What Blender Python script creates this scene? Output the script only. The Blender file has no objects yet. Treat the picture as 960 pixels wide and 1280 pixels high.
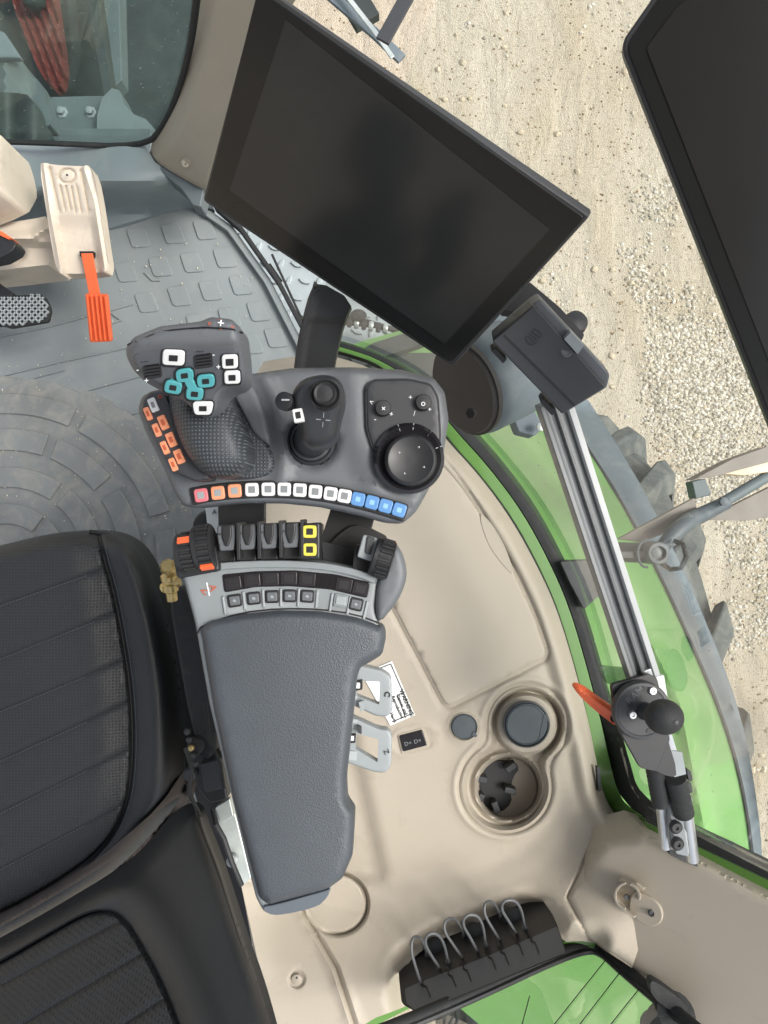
import bpy, bmesh, math, random
import numpy as np
from mathutils import Vector, Matrix, noise
from mathutils.geometry import delaunay_2d_cdt
random.seed(7)
R = math.radians
S = bpy.context.scene
F, CZ = 900.0, 3.65            # camera focal length in photo pixels, camera height above the ground

# ------------------------------------------------------------------ camera, light, exposure
cd = bpy.data.cameras.new('camera'); cam = bpy.data.objects.new('camera', cd)
S.collection.objects.link(cam); S.camera = cam
cam.location = (0, 0, CZ); cam.rotation_euler = (0, 0, 0)
cd.sensor_fit = 'VERTICAL'; cd.sensor_height = 36; cd.sensor_width = 27
cd.lens = F/1280*36; cd.clip_start = .02; cd.clip_end = 300
SUN_EL, SUN_AZ = 55, 88        # azimuth clockwise from +Y
w = bpy.data.worlds.new('World'); S.world = w; w.use_nodes = True
nt = w.node_tree; sky = nt.nodes.new('ShaderNodeTexSky'); sky.sky_type = 'NISHITA'
sky.sun_disc = False; sky.sun_elevation = R(SUN_EL); sky.sun_rotation = R(SUN_AZ)
sky.dust_density = 4.0; sky.air_density = .7; sky.ozone_density = .6
bg = nt.nodes['Background']; bg.inputs[1].default_value = .15
hs = nt.nodes.new('ShaderNodeHueSaturation'); hs.inputs['Saturation'].default_value = .35      # hazy overcast sky
nt.links.new(sky.outputs[0], hs.inputs['Color']); nt.links.new(hs.outputs[0], bg.inputs[0])
sl = bpy.data.lights.new('sun', 'SUN'); sun = bpy.data.objects.new('sun', sl); S.collection.objects.link(sun)
sl.energy = 1.35; sl.angle = R(20); sl.color = (1, .95, .88)
sd = Vector((math.sin(R(SUN_AZ))*math.cos(R(SUN_EL)), math.cos(R(SUN_AZ))*math.cos(R(SUN_EL)), math.sin(R(SUN_EL))))
sun.rotation_euler = sd.to_track_quat('Z', 'Y').to_euler()
S.view_settings.view_transform = 'Standard'; S.view_settings.look = 'None'
S.view_settings.exposure = 1.0; S.view_settings.gamma = 1
try: S.view_settings.use_curve_mapping = False
except Exception: pass
S.cycles.max_bounces = 8; S.cycles.transparent_max_bounces = 12

# ------------------------------------------------------------------ materials
def lin(c):
    c = c/255.0
    return c/12.92 if c <= .04045 else ((c+.055)/1.055)**2.4
def C(r, g, b, k=1.0): return (lin(r)*k, lin(g)*k, lin(b)*k, 1)
MATS = {}
def mat(name, col, rough=.5, metal=0, var=.06, vs=12, grain=None, dirt=None, spec=.5, coat=0, streak=None):
    """grain = (kind, scale, strength, distance); dirt = (colour, scale, low, high)"""
    if name in MATS: return MATS[name]
    m = bpy.data.materials.new(name); m.use_nodes = True; n = m.node_tree.nodes; l = m.node_tree.links
    b = n['Principled BSDF']; b.inputs['Metallic'].default_value = metal
    b.inputs['Specular IOR Level'].default_value = spec; b.inputs['Coat Weight'].default_value = coat
    tc = n.new('ShaderNodeTexCoord')
    nz = n.new('ShaderNodeTexNoise'); nz.inputs['Scale'].default_value = vs; nz.inputs['Detail'].default_value = 6
    l.new(tc.outputs['Object'], nz.inputs['Vector'])
    r = n.new('ShaderNodeValToRGB')
    r.color_ramp.elements[0].position = .3; r.color_ramp.elements[1].position = .7
    r.color_ramp.elements[0].color = tuple(c*(1-var) for c in col[:3])+(1,)
    r.color_ramp.elements[1].color = tuple(min(1, c*(1+var)) for c in col[:3])+(1,)
    l.new(nz.outputs[0], r.inputs[0]); out = r.outputs[0]
    if dirt:
        dz = n.new('ShaderNodeTexNoise'); dz.inputs['Scale'].default_value = dirt[1]; dz.inputs['Detail'].default_value = 9
        dz.inputs['Roughness'].default_value = .65; dz.inputs['Distortion'].default_value = .6
        l.new(tc.outputs['Object'], dz.inputs['Vector'])
        mr = n.new('ShaderNodeMapRange'); mr.inputs[1].default_value = dirt[2]; mr.inputs[2].default_value = dirt[3]
        mr.inputs[4].default_value = dirt[4] if len(dirt) > 4 else 1
        l.new(dz.outputs[0], mr.inputs[0])
        mx = n.new('ShaderNodeMix'); mx.data_type = 'RGBA'; l.new(mr.outputs[0], mx.inputs[0])
        l.new(out, mx.inputs[6]); mx.inputs[7].default_value = dirt[0]; out = mx.outputs[2]
    l.new(out, b.inputs['Base Color'])
    rr = n.new('ShaderNodeMapRange'); rr.inputs[3].default_value = max(.03, rough-.07); rr.inputs[4].default_value = min(1, rough+.1)
    n2 = n.new('ShaderNodeTexNoise'); n2.inputs['Scale'].default_value = vs*2.3; n2.inputs['Detail'].default_value = 4
    l.new(tc.outputs['Object'], n2.inputs['Vector']); l.new(n2.outputs[0], rr.inputs[0]); l.new(rr.outputs[0], b.inputs['Roughness'])
    if grain:
        kind, sc, st, di = grain
        if kind == 'noise':
            g = n.new('ShaderNodeTexNoise'); g.inputs['Scale'].default_value = sc; g.inputs['Detail'].default_value = 3; go = g.outputs[0]
        else:
            g = n.new('ShaderNodeTexVoronoi'); g.inputs['Scale'].default_value = sc; go = g.outputs['Distance']
            if kind in ('dots', 'perf'): g.voronoi_dimensions = '2D'
            if kind == 'dots':
                g.inputs['Randomness'].default_value = 0
                k = n.new('ShaderNodeMapRange'); k.inputs[1].default_value = .2; k.inputs[2].default_value = .38
                k.inputs[3].default_value = 1; k.inputs[4].default_value = 0
                l.new(go, k.inputs[0]); go = k.outputs[0]
                mm = n.new('ShaderNodeMix'); mm.data_type = 'RGBA'; l.new(go, mm.inputs[0]); l.new(out, mm.inputs[6])
                mm.inputs[7].default_value = tuple(c*2.8 for c in col[:3])+(1,); l.new(mm.outputs[2], b.inputs['Base Color'])
            if kind == 'perf':
                g.inputs['Randomness'].default_value = .1
                k = n.new('ShaderNodeMapRange'); k.inputs[1].default_value = .18; k.inputs[2].default_value = .3
                l.new(go, k.inputs[0]); go = k.outputs[0]
                mm = n.new('ShaderNodeMix'); mm.data_type = 'RGBA'; mm.blend_type = 'MULTIPLY'; mm.inputs[0].default_value = .75
                l.new(out, mm.inputs[6]); l.new(go, mm.inputs[7]); l.new(mm.outputs[2], b.inputs['Base Color'])
        l.new(tc.outputs['Object'], g.inputs['Vector'])
        bp = n.new('ShaderNodeBump'); bp.inputs['Strength'].default_value = st; bp.inputs['Distance'].default_value = di
        l.new(go, bp.inputs['Height']); l.new(bp.outputs[0], b.inputs['Normal'])
    MATS[name] = m; return m

BEIGE = mat('beige_plastic', C(189, 179, 162, .73), .55, var=.03, vs=5, grain=('noise', 800, .4, .0008), dirt=(C(130, 118, 102), 18, .58, .85, .4))
BEIGE2 = mat('beige_lid_plastic', C(194, 184, 167, .73), .6, var=.025, vs=4, grain=('noise', 1100, .3, .0006))
BEIGEP = mat('beige_pedal_plastic', C(205, 194, 178, .9), .5, var=.05, vs=20, dirt=(C(120, 112, 100), 30, .55, .8, .4))
GREY = mat('grey_soft_plastic', C(98, 102, 106, .8), .5, var=.05, vs=15, grain=('noise', 1500, .3, .0005))
GREYL = mat('light_grey_plastic', C(122, 128, 130), .45, var=.04, vs=15, grain=('noise', 1500, .2, .0004))
GREYH = mat('handle_grey_plastic', C(138, 144, 146), .45, var=.05, vs=30)
DARK = mat('dark_plastic', C(52, 54, 57, .85), .5, var=.08, vs=25, grain=('noise', 1500, .3, .0005))
BLACK = mat('black_plastic', C(30, 31, 33), .45, var=.1, vs=25, dirt=(C(90, 88, 82), 60, .6, .85, .25))
BLACKR = mat('black_rubber', C(28, 30, 31), .7, var=.12, vs=40, grain=('noise', 500, .4, .001), dirt=(C(90, 88, 80), 35, .55, .85, .3))
GLOSS = mat('glossy_black_panel', C(28, 27, 30), .18, var=.03)
KEYD = mat('unlit_key_glass', C(42, 40, 43), .2, var=.03)
SCREEN = mat('switched_off_display_glass', C(42, 43, 43), .2, var=.08, vs=3, spec=.28, dirt=(C(74, 70, 64), 5, .5, .9, .35))
BEZEL = mat('display_bezel_glass', C(27, 28, 28), .2, spec=.25, var=.06, vs=3, dirt=(C(80, 74, 68), 5, .5, .9, .2))
LEATHER = mat('armrest_leatherette', C(75, 81, 87, .76), .5, var=.05, vs=20, grain=('voro', 560, .35, .001))
SEATL = mat('black_seat_leather', C(44, 47, 50, .55), .48, var=.08, vs=8, grain=('voro', 480, .35, .0008), dirt=(C(110, 105, 95), 60, .66, .9, .2))
SEATP = mat('perforated_seat_leather', C(43, 46, 49, .6), .55, var=.08, vs=8, grain=('perf', 210, .6, .0015), dirt=(C(110, 105, 95), 70, .66, .9, .2))
SEATD = mat('seat_piping', C(22, 24, 26), .5)
FLOOR = mat('grey_rubber_mat', C(124, 131, 132, 1), .5, var=.1, vs=4, grain=('noise', 700, .3, .0008), dirt=(C(160, 160, 154), 12, .5, .8, .35))
FLOORD = mat('worn_muddy_rubber_mat', C(118, 122, 121, 1), .6, var=.15, vs=9, grain=('noise', 300, .5, .001), dirt=(C(158, 154, 142), 22, .46, .75, .6))
BULK = mat('grey_bulkhead_plastic', C(118, 128, 132, .95), .45, var=.08, vs=6, grain=('noise', 900, .3, .0006), dirt=(C(160, 160, 152), 11, .55, .8, .35))
GREEN = mat('tractor_green_paint', C(118, 188, 84, .62), .6, var=.08, vs=3, dirt=(C(168, 200, 140, .62), 5, .3, .8, .7))
GREEND = mat('door_frame_green_paint', C(112, 164, 76, .62), .3, var=.05, coat=.4)
FENDG = mat('fender_flare_grey', C(122, 136, 144, .62), .55, var=.06, vs=8, dirt=(C(170, 168, 155), 14, .5, .8, .3))
TYRE = mat('dusty_tyre_rubber', C(92, 98, 98, .65), .85, var=.15, vs=18, grain=('noise', 120, .6, .004), dirt=(C(150, 150, 140, .65), 13, .42, .72, .7))
ALU = mat('brushed_aluminium', C(205, 207, 208), .32, metal=.85, var=.04, vs=40)
ALUD = mat('aluminium_slot', C(98, 99, 100), .4, metal=.5, var=.05, vs=40)
WHITE = mat('white_key_plastic', C(232, 234, 234, .76), .4, var=.02)
WHITEP = mat('white_print', C(225, 228, 230, .9), .5, var=.02)
SYMB = mat('key_symbol_grey', C(120, 124, 126), .4)
ORANGE = mat('orange_plastic', C(232, 104, 58, .9), .4, var=.05, vs=30, dirt=(C(120, 80, 60), 60, .6, .85, .4))
ORANGEK = mat('orange_key_plastic', C(232, 150, 112, .85), .4, var=.04)
ORANGED = mat('orange_print', C(176, 84, 54), .5)
PINK = mat('red_key_plastic', C(216, 116, 124, .8), .4, var=.04)
BLUE = mat('blue_key_plastic', C(96, 148, 204, .75), .4, var=.03)
TEAL = mat('teal_key_plastic', C(84, 172, 178, .72), .4, var=.03)
YELL = mat('yellow_key_plastic', C(224, 210, 80, .8), .4, var=.03)
GRIP = mat('dotted_grip_rubber', C(48, 52, 56), .5, var=.05, grain=('dots', 270, .8, .0012))
BRASS = mat('aged_brass', C(190, 170, 118), .35, metal=.8, var=.15, vs=120)
STEEL = mat('zinc_steel', C(196, 204, 200), .35, metal=.5, var=.1, vs=20, dirt=(C(120, 120, 110), 30, .5, .8, .4))
PLATE = mat('chequer_plate_steel', C(176, 186, 188, .8), .4, metal=.35, var=.08, vs=10)
RED = mat('red_wheel_paint', C(136, 62, 58, .7), .45, var=.15, vs=20)
AMBER = mat('amber_lens', C(220, 166, 80, .6), .2, var=.1)
BROWN = mat('brown_grey_plate', C(122, 112, 102, .8), .5, var=.06)
PAPER = mat('white_sticker', C(232, 236, 234, .92), .45, var=.02)
PRINT = mat('black_print', C(22, 22, 24), .5)
OUTD = mat('dark_machinery', C(48, 56, 55, .8), .6, var=.3, vs=9, dirt=(C(90, 94, 86), 14, .5, .8, .35))
HOODG = mat('dusty_grey_cover', C(96, 106, 108, .8), .55, var=.15, vs=12)
ROOF = mat('headliner_fabric', C(158, 157, 154), .9)
STONE = mat('white_gravel_stone', C(216, 212, 202, .78), .8, var=.3, vs=60)
PEB = mat('brown_pebble', C(160, 140, 112, .8), .8, var=.35, vs=70)

for m_, lo in ((STONE, .62), (PEB, .6)):
    n_ = m_.node_tree.nodes; l_ = m_.node_tree.links; b_ = n_['Principled BSDF']; src = b_.inputs['Base Color'].links[0].from_socket
    ge = n_.new('ShaderNodeNewGeometry'); rp = n_.new('ShaderNodeValToRGB'); e = rp.color_ramp.elements
    e[0].color = (lo*.75, lo*.7, lo*.6, 1); e[1].color = (1, 1, 1, 1); e.new(.5).color = (.92, .86, .76, 1)
    l_.new(ge.outputs['Random Per Island'], rp.inputs[0]); mm_ = n_.new('ShaderNodeMix'); mm_.data_type = 'RGBA'; mm_.blend_type = 'MULTIPLY'; mm_.inputs[0].default_value = 1
    l_.new(src, mm_.inputs[6]); l_.new(rp.outputs[0], mm_.inputs[7]); l_.new(mm_.outputs[2], b_.inputs['Base Color'])
CLOD = mat('sand_clod', C(204, 190, 164, .76), .95, var=.15, vs=40, grain=('noise', 150, .6, .004))
def ground_mat():
    m = bpy.data.materials.new('dry_sand'); m.use_nodes = True; n = m.node_tree.nodes; l = m.node_tree.links
    b = n['Principled BSDF']; b.inputs['Roughness'].default_value = .95; b.inputs['Specular IOR Level'].default_value = .1
    tc = n.new('ShaderNodeTexCoord')
    def nz(s, d, dist=0, vec=None):
        t = n.new('ShaderNodeTexNoise'); t.inputs['Scale'].default_value = s; t.inputs['Detail'].default_value = d
        t.inputs['Distortion'].default_value = dist; l.new(vec or tc.outputs['Object'], t.inputs['Vector']); return t.outputs[0]
    def mix(f, a, bb):
        x = n.new('ShaderNodeMix'); x.data_type = 'RGBA'
        l.new(f, x.inputs[0])
        for i, v in ((6, a), (7, bb)):
            if hasattr(v, 'links'): l.new(v, x.inputs[i])
            else: x.inputs[i].default_value = v
        return x.outputs[2]
    def rng(v, a, c, o=1):
        x = n.new('ShaderNodeMapRange'); x.inputs[1].default_value = a; x.inputs[2].default_value = c; x.inputs[4].default_value = o
        l.new(v, x.inputs[0]); return x.outputs[0]
    mp = n.new('ShaderNodeMapping'); mp.inputs['Rotation'].default_value = (0, 0, R(-24)); mp.inputs['Scale'].default_value = (2.6, 1, 1)
    l.new(tc.outputs['Object'], mp.inputs['Vector'])
    streak = nz(2.6, 8, .5, mp.outputs[0])
    base = mix(rng(nz(1.4, 4), .35, .65), C(214, 204, 186, .74), C(204, 192, 170, .74))
    base = mix(rng(streak, .52, .8, .4), base, C(184, 162, 126, .8))
    base = mix(rng(nz(70, 3), .56, .7, .5), base, C(140, 126, 104, .7))
    base = mix(rng(nz(32, 5), .55, .75, .5), base, C(168, 152, 126, .75))
    base = mix(rng(nz(160, 2), .6, .72, .5), base, C(235, 225, 200, .85))
    l.new(base, b.inputs['Base Color'])
    ad = n.new('ShaderNodeMath'); ad.operation = 'MULTIPLY_ADD'; ad.inputs[1].default_value = .22
    l.new(nz(150, 8), ad.inputs[0]); l.new(streak, ad.inputs[2])
    bp = n.new('ShaderNodeBump'); bp.inputs['Strength'].default_value = .8; bp.inputs['Distance'].default_value = .07
    l.new(ad.outputs[0], bp.inputs['Height']); l.new(bp.outputs[0], b.inputs['Normal'])
    return m
def glass_mat(name, tint, refl, dust, rough=.03):
    """thin pane: clear transmission, fresnel reflection and a film of dust"""
    m = bpy.data.materials.new(name); m.use_nodes = True; n = m.node_tree.nodes; l = m.node_tree.links
    n.remove(n['Principled BSDF']); o = n['Material Output']
    t = n.new('ShaderNodeBsdfTransparent'); t.inputs[0].default_value = tint
    g = n.new('ShaderNodeBsdfGlossy'); g.inputs['Roughness'].default_value = rough
    d = n.new('ShaderNodeBsdfDiffuse'); d.inputs[0].default_value = (.75, .78, .76, 1)
    fr = n.new('ShaderNodeFresnel'); fr.inputs[0].default_value = 1.35
    mu = n.new('ShaderNodeMath'); mu.operation = 'MULTIPLY'; mu.inputs[1].default_value = refl; l.new(fr.outputs[0], mu.inputs[0])
    a = n.new('ShaderNodeMixShader'); l.new(mu.outputs[0], a.inputs[0]); l.new(t.outputs[0], a.inputs[1]); l.new(g.outputs[0], a.inputs[2])
    tc = n.new('ShaderNodeTexCoord'); z = n.new('ShaderNodeTexNoise'); z.inputs['Scale'].default_value = 9; z.inputs['Detail'].default_value = 9
    z.inputs['Roughness'].default_value = .75; l.new(tc.outputs['Object'], z.inputs['Vector'])
    mr = n.new('ShaderNodeMapRange'); mr.inputs[1].default_value = .35; mr.inputs[2].default_value = .8
    mr.inputs[3].default_value = dust*.4; mr.inputs[4].default_value = dust*1.8; l.new(z.outputs[0], mr.inputs[0])
    sp = n.new('ShaderNodeTexNoise'); sp.inputs['Scale'].default_value = 150; sp.inputs['Detail'].default_value = 2
    l.new(tc.outputs['Object'], sp.inputs['Vector'])
    sm_ = n.new('ShaderNodeMapRange'); sm_.inputs[1].default_value = .70; sm_.inputs[2].default_value = .76; sm_.inputs[4].default_value = .35
    l.new(sp.outputs[0], sm_.inputs[0]); ad = n.new('ShaderNodeMath'); ad.operation = 'ADD'; l.new(mr.outputs[0], ad.inputs[0]); l.new(sm_.outputs[0], ad.inputs[1])
    b = n.new('ShaderNodeMixShader'); l.new(ad.outputs[0], b.inputs[0]); l.new(a.outputs[0], b.inputs[1]); l.new(d.outputs[0], b.inputs[2])
    l.new(b.outputs[0], o.inputs[0]); return m
GLASS = glass_mat('door_glass', (.93, .97, .95, 1), .35, .06)
GLASSF = glass_mat('dusty_windscreen_glass', (.80, .88, .86, 1), .12, .02)
CLEAR = glass_mat('smoked_clear_plastic', (.55, .62, .55, 1), .6, .05, .1)

# ------------------------------------------------------------------ geometry helpers
WL = {}
def P(x, y, d): return Vector(((x-480)*d/F, (640-y)*d/F, CZ-d))
def wl(o): return WL.get(o.name, Vector((0, 0, 0))) if o else Vector((0, 0, 0))
def thing(name, label, cat, loc, group=None):
    o = bpy.data.objects.new(name, None); S.collection.objects.link(o); o.location = loc; o.empty_display_size = .02
    WL[o.name] = Vector(loc); o['label'] = label; o['category'] = cat
    if group: o['group'] = group
    return o
def tag(o, label, cat, group=None):
    o['label'] = label; o['category'] = cat
    if group: o['group'] = group
    return o
def mk(name, V, Fc, m, parent=None, bev=0, seg=2, ang=38, loc=None):
    """mesh from world-space vertices; origin at the parent's, or at loc / the mesh centre for a top-level mesh"""
    V = [Vector(v) for v in V]
    if loc is None:
        loc = wl(parent) if parent else sum(V, Vector())/len(V)
    me = bpy.data.meshes.new(name); me.from_pydata([v-loc for v in V], [], [tuple(f) for f in Fc]); me.validate()
    bm = bmesh.new(); bm.from_mesh(me); bmesh.ops.remove_doubles(bm, verts=bm.verts, dist=1e-6)
    bmesh.ops.recalc_face_normals(bm, faces=bm.faces) if len(bm.faces) < 4000 else None
    bm.to_mesh(me); bm.free()
    me.polygons.foreach_set('use_smooth', [True]*len(me.polygons)); me.set_sharp_from_angle(angle=R(ang))
    me.materials.append(m)
    o = bpy.data.objects.new(name, me); S.collection.objects.link(o)
    o.parent = parent; o.location = loc-wl(parent); WL[o.name] = Vector(loc)
    if bev:
        b = o.modifiers.new('bevel', 'BEVEL'); b.width = bev; b.segments = seg; b.limit_method = 'ANGLE'; b.angle_limit = R(35); b.harden_normals = True
    return o
def struct(o): o['kind'] = 'structure'; return o
def stuff(o): o['kind'] = 'stuff'; return o
def rnd(pts, r, n=4):
    """round the corners of a closed pixel polygon"""
    out = []; N = len(pts)
    for i in range(N):
        a, b, c = [np.array(pts[j % N][:2], float) for j in (i-1, i, i+1)]
        la, lc = np.linalg.norm(a-b), np.linalg.norm(c-b); q = min(r, la*.45, lc*.45)
        p0 = b+(a-b)/la*q; p1 = b+(c-b)/lc*q
        for k in range(n+1):
            t = k/n; out.append(tuple((1-t)**2*p0+2*t*(1-t)*b+t*t*p1))
    return out
def smooth(pts, it=2, closed=True):
    p = [np.array(q[:2], float) for q in pts]
    for _ in range(it):
        q = []; N = len(p)
        for i in range(N if closed else N-1):
            a, b = p[i], p[(i+1) % N]; q += [a*.75+b*.25, a*.25+b*.75]
        if not closed: q = [p[0]]+q+[p[-1]]
        p = q
    return [tuple(q) for q in p]
def circ(x, y, r, n=28, ry=None, a0=0): return [(x+r*math.cos(a0+2*math.pi*i/n), y+(ry or r)*math.sin(a0+2*math.pi*i/n)) for i in range(n)]
def rect(x, y, w_, h, a=0, r=0, taper=0):
    ca, sa = math.cos(R(a)), math.sin(R(a)); q = []
    for u, v in ((-1, -1), (1, -1), (1, 1), (-1, 1)):
        u = u*w_/2*(1+taper*v); v = v*h/2; q.append((x+u*ca-v*sa, y+u*sa+v*ca))
    return rnd(q, r, 3) if r else q
def plane3(a, b, c):
    """depth of the plane through three (x, y, depth) pixels, as a function of the pixel"""
    A, B, D = P(*a), P(*b), P(*c); n = (B-A).cross(D-A); o = Vector((0, 0, CZ)); k = n.dot(A-o)
    def f(x, y): return k/(n.x*(x-480)/F+n.y*(640-y)/F-n.z)
    return f
def shift(f, s): return lambda x, y: f(x, y)+s
def fd(d): return d if callable(d) else (lambda x, y: d+0*x)
def slab(name, pts, d, t, m, parent=None, bev=.0015, seg=2, down=None):
    """solid plate: top polygon on the depth surface d, thickness t"""
    f = fd(d); top = [P(x, y, float(f(x, y))) for x, y in pts]; N = len(top)
    nrm = Vector()
    for i in range(N): nrm += (top[i]-top[0]).cross(top[(i+1) % N]-top[0])
    nrm = nrm.normalized()
    if nrm.z < 0: nrm = -nrm
    if down: nrm = Vector((0, 0, 1))
    bot = [v-nrm*t for v in top]
    Fc = [list(range(N)), list(range(2*N-1, N-1, -1))]+[[i, N+i, N+(i+1) % N, (i+1) % N] for i in range(N)]
    return mk(name, top+bot, Fc, m, parent, bev, seg)
def seglen(p): return [math.dist(p[i][:2], p[i+1][:2]) for i in range(len(p)-1)]
def dens(p, step, closed=True):
    q = list(p)+([p[0]] if closed else []); out = []
    for i in range(len(q)-1):
        n = max(1, round(math.dist(q[i], q[i+1])/step))
        for k in range(n): out.append((q[i][0]+(q[i+1][0]-q[i][0])*k/n, q[i][1]+(q[i+1][1]-q[i][1])*k/n))
    if not closed: out.append(tuple(q[-1]))
    return out
def dpoly(X, Y, poly, closed=False):
    """distance from points to a polyline (numpy)"""
    q = list(poly)+([poly[0]] if closed else []); D = np.full(np.shape(X), 1e9)
    for (ax, ay), (bx, by) in zip(q[:-1], q[1:]):
        dx, dy = bx-ax, by-ay; L = dx*dx+dy*dy+1e-12
        t = np.clip(((X-ax)*dx+(Y-ay)*dy)/L, 0, 1); D = np.minimum(D, np.hypot(X-ax-t*dx, Y-ay-t*dy))
    return D
def inside(X, Y, poly):
    r = np.zeros(np.shape(X), bool); N = len(poly)
    for i in range(N):
        ax, ay = poly[i]; bx, by = poly[(i+1) % N]
        c = ((ay > Y) != (by > Y)); xs = (bx-ax)*(Y-ay)/((by-ay) if by != ay else 1e-9)+ax
        r ^= c & (X < xs)
    return r
def ss(a, b, x):
    t = np.clip((x-a)/(b-a), 0, 1); return t*t*(3-2*t)
def offs(p, o, closed=True):
    N = len(p); out = []
    for i in range(N):
        a = p[i-1] if (i or closed) else p[i]; b = p[(i+1) % N] if (i < N-1 or closed) else p[i]
        dx, dy = b[0]-a[0], b[1]-a[1]; L = math.hypot(dx, dy) or 1
        out.append((p[i][0]-dy/L*o, p[i][1]+dx/L*o))
    return out
def relief(name, outline, dfn, m, parent=None, step=6, feats=(), dense=(), holes=(), rings=(), thick=.01, ang=50, bottom=False):
    """surface z = depth function over a pixel outline, densified along feature lines, with skirts giving it thickness"""
    o = dens(outline, step); hs = [dens(h, step*.7) for h in holes]
    ox = np.array([q[0] for q in o]); oy = np.array([q[1] for q in o])
    gx, gy = np.meshgrid(np.arange(ox.min(), ox.max(), step), np.arange(oy.min(), oy.max(), step)); gx[1::2] += step/2
    cand = [(np.c_[gx.ravel(), gy.ravel()], step*.5)]
    fp = []
    for poly, wdt in feats:
        q = dens(poly, max(2.5, step*.6), False)
        for k in (-1, -.5, 0, .5, 1): fp += offs(q, wdt*k, False)
    for cx, cy, rr, st, *keep in dense:
        if keep:
            q = [(cx, cy)]
            for k in range(1, int(rr/st)+1): q += circ(cx, cy, k*st, max(8, int(2*math.pi*k*st/2.6)))
            fp += [v for v in q if keep[0](*v)]; continue
        a, b = np.meshgrid(np.arange(cx-rr, cx+rr, st), np.arange(cy-rr, cy+rr, st))
        k = (a-cx)**2+(b-cy)**2 < rr*rr; fp += list(zip(a[k], b[k]))
    for rg in rings:
        q = dens(outline, step*.8)
        for s in (1, -1):
            z = np.array(offs(q, rg*s)); k = dpoly(z[:, 0], z[:, 1], outline, True) > rg*.93
            fp += [tuple(v) for v in z[k]]
    pts = cand[0][0]; k = inside(pts[:, 0], pts[:, 1], outline) & (dpoly(pts[:, 0], pts[:, 1], outline, True) > step*.5); pts = pts[k]
    if fp:
        fa = np.array(fp); k = inside(fa[:, 0], fa[:, 1], outline) & (dpoly(fa[:, 0], fa[:, 1], outline, True) > .5); fa = fa[k]
        cell = set((int(a//2), int(b//2)) for a, b in fa)
        key = {}
        for a, b in fa: key.setdefault((round(a/.8), round(b/.8)), (a, b))
        fa = np.array(list(key.values()))
        kk = [not any((int(a//2)+i, int(b//2)+j) in cell for i in (-1, 0, 1) for j in (-1, 0, 1)) for a, b in pts]
        pts = np.vstack([pts[kk], fa])
    for h in holes:
        k = ~inside(pts[:, 0], pts[:, 1], h) & (dpoly(pts[:, 0], pts[:, 1], h, True) > .8); pts = pts[k]
    vs = [Vector(q) for q in o]; es = [(i, (i+1) % len(o)) for i in range(len(o))]
    for h in hs:
        b = len(vs); vs += [Vector(q) for q in h]; es += [(b+i, b+(i+1) % len(h)) for i in range(len(h))]
    vs += [Vector(q) for q in pts]
    res = delaunay_2d_cdt(vs, es, [], 0, 1e-5)
    v2, f2 = res[0], res[2]
    cx_ = np.array([sum(v2[i].x for i in f)/len(f) for f in f2]); cy_ = np.array([sum(v2[i].y for i in f)/len(f) for f in f2])
    f2 = [f for f, k in zip(f2, inside(cx_, cy_, o)) if k]
    if holes: f2 = [f for f in f2 if not any(bool(inside(np.array(sum(v2[i].x for i in f)/len(f)), np.array(sum(v2[i].y for i in f)/len(f)), h)) for h in holes)]
    X = np.array([v.x for v in v2]); Y = np.array([v.y for v in v2]); D = np.broadcast_to(fd(dfn)(X, Y), X.shape)
    V = [P(x, y, d) for x, y, d in zip(X, Y, D)]; Fc = [list(reversed(f)) for f in f2]
    if Fc:
        a, b, c = [V[i] for i in Fc[0][:3]]
        if (b-a).cross(c-a).z < 0: Fc = [list(reversed(f)) for f in Fc]
    cnt = {}
    for f in Fc:
        for i in range(len(f)):
            e = (f[i], f[(i+1) % len(f)]); cnt[e] = 1
    bd = [e for e in cnt if (e[1], e[0]) not in cnt]
    mp = {}
    for a, b in bd:
        for q in (a, b):
            if q not in mp: mp[q] = len(V); V.append(V[q]-Vector((0, 0, thick)))
        Fc.append([b, a, mp[a], mp[b]])
    if bottom:
        nb = len(V); n0 = len(v2); V += [v-Vector((0, 0, thick)) for v in V[:n0]]
        Fc += [[nb+i for i in reversed(f)] for f in Fc if all(i < n0 for i in f)]
    return mk(name, V, Fc, m, parent, ang=ang)
def rounded(base, outline, r, h):
    """depth function: base surface rolling off by h within r pixels of the outline"""
    f = fd(base)
    def g(X, Y):
        t = np.clip(dpoly(X, Y, outline, True)/r, 0, 1); return f(X, Y)+h*(1-np.sqrt(np.maximum(0, 1-(1-t)**2)))
    return g
def ribbon(name, line, o0, o1, d, t, m, parent=None, bev=.001, wf=None):
    a = offs(line, o0, False); b = offs(line, o1, False)
    if wf: a = [(x+(p-x)*wf(x), y+(q-y)*wf(x)) for (x, y), (p, q) in zip(line, a)]; b = [(x+(p-x)*wf(x), y+(q-y)*wf(x)) for (x, y), (p, q) in zip(line, b)]
    f = fd(d); n = len(a)
    V = [P(x, y, float(f(x, y))) for x, y in a+b]; V += [v-Vector((0, 0, t)) for v in V]
    Fc = []
    for i in range(n-1):
        Fc += [[i, i+1, n+i+1, n+i], [2*n+i, 3*n+i, 3*n+i+1, 2*n+i+1], [i, 2*n+i, 2*n+i+1, i+1], [n+i, n+i+1, 3*n+i+1, 3*n+i]]
    Fc += [[0, n, 3*n, 2*n], [n-1, 3*n-1, 4*n-1, 2*n-1]]
    return mk(name, V, Fc, m, parent, bev)
def frame_of(ax, up=None):
    ax = ax.normalized(); u = up if up else (Vector((0, 0, 1)) if abs(ax.z) < .9 else Vector((0, 1, 0)))
    s = ax.cross(u).normalized(); return s, s.cross(ax).normalized()
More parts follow.
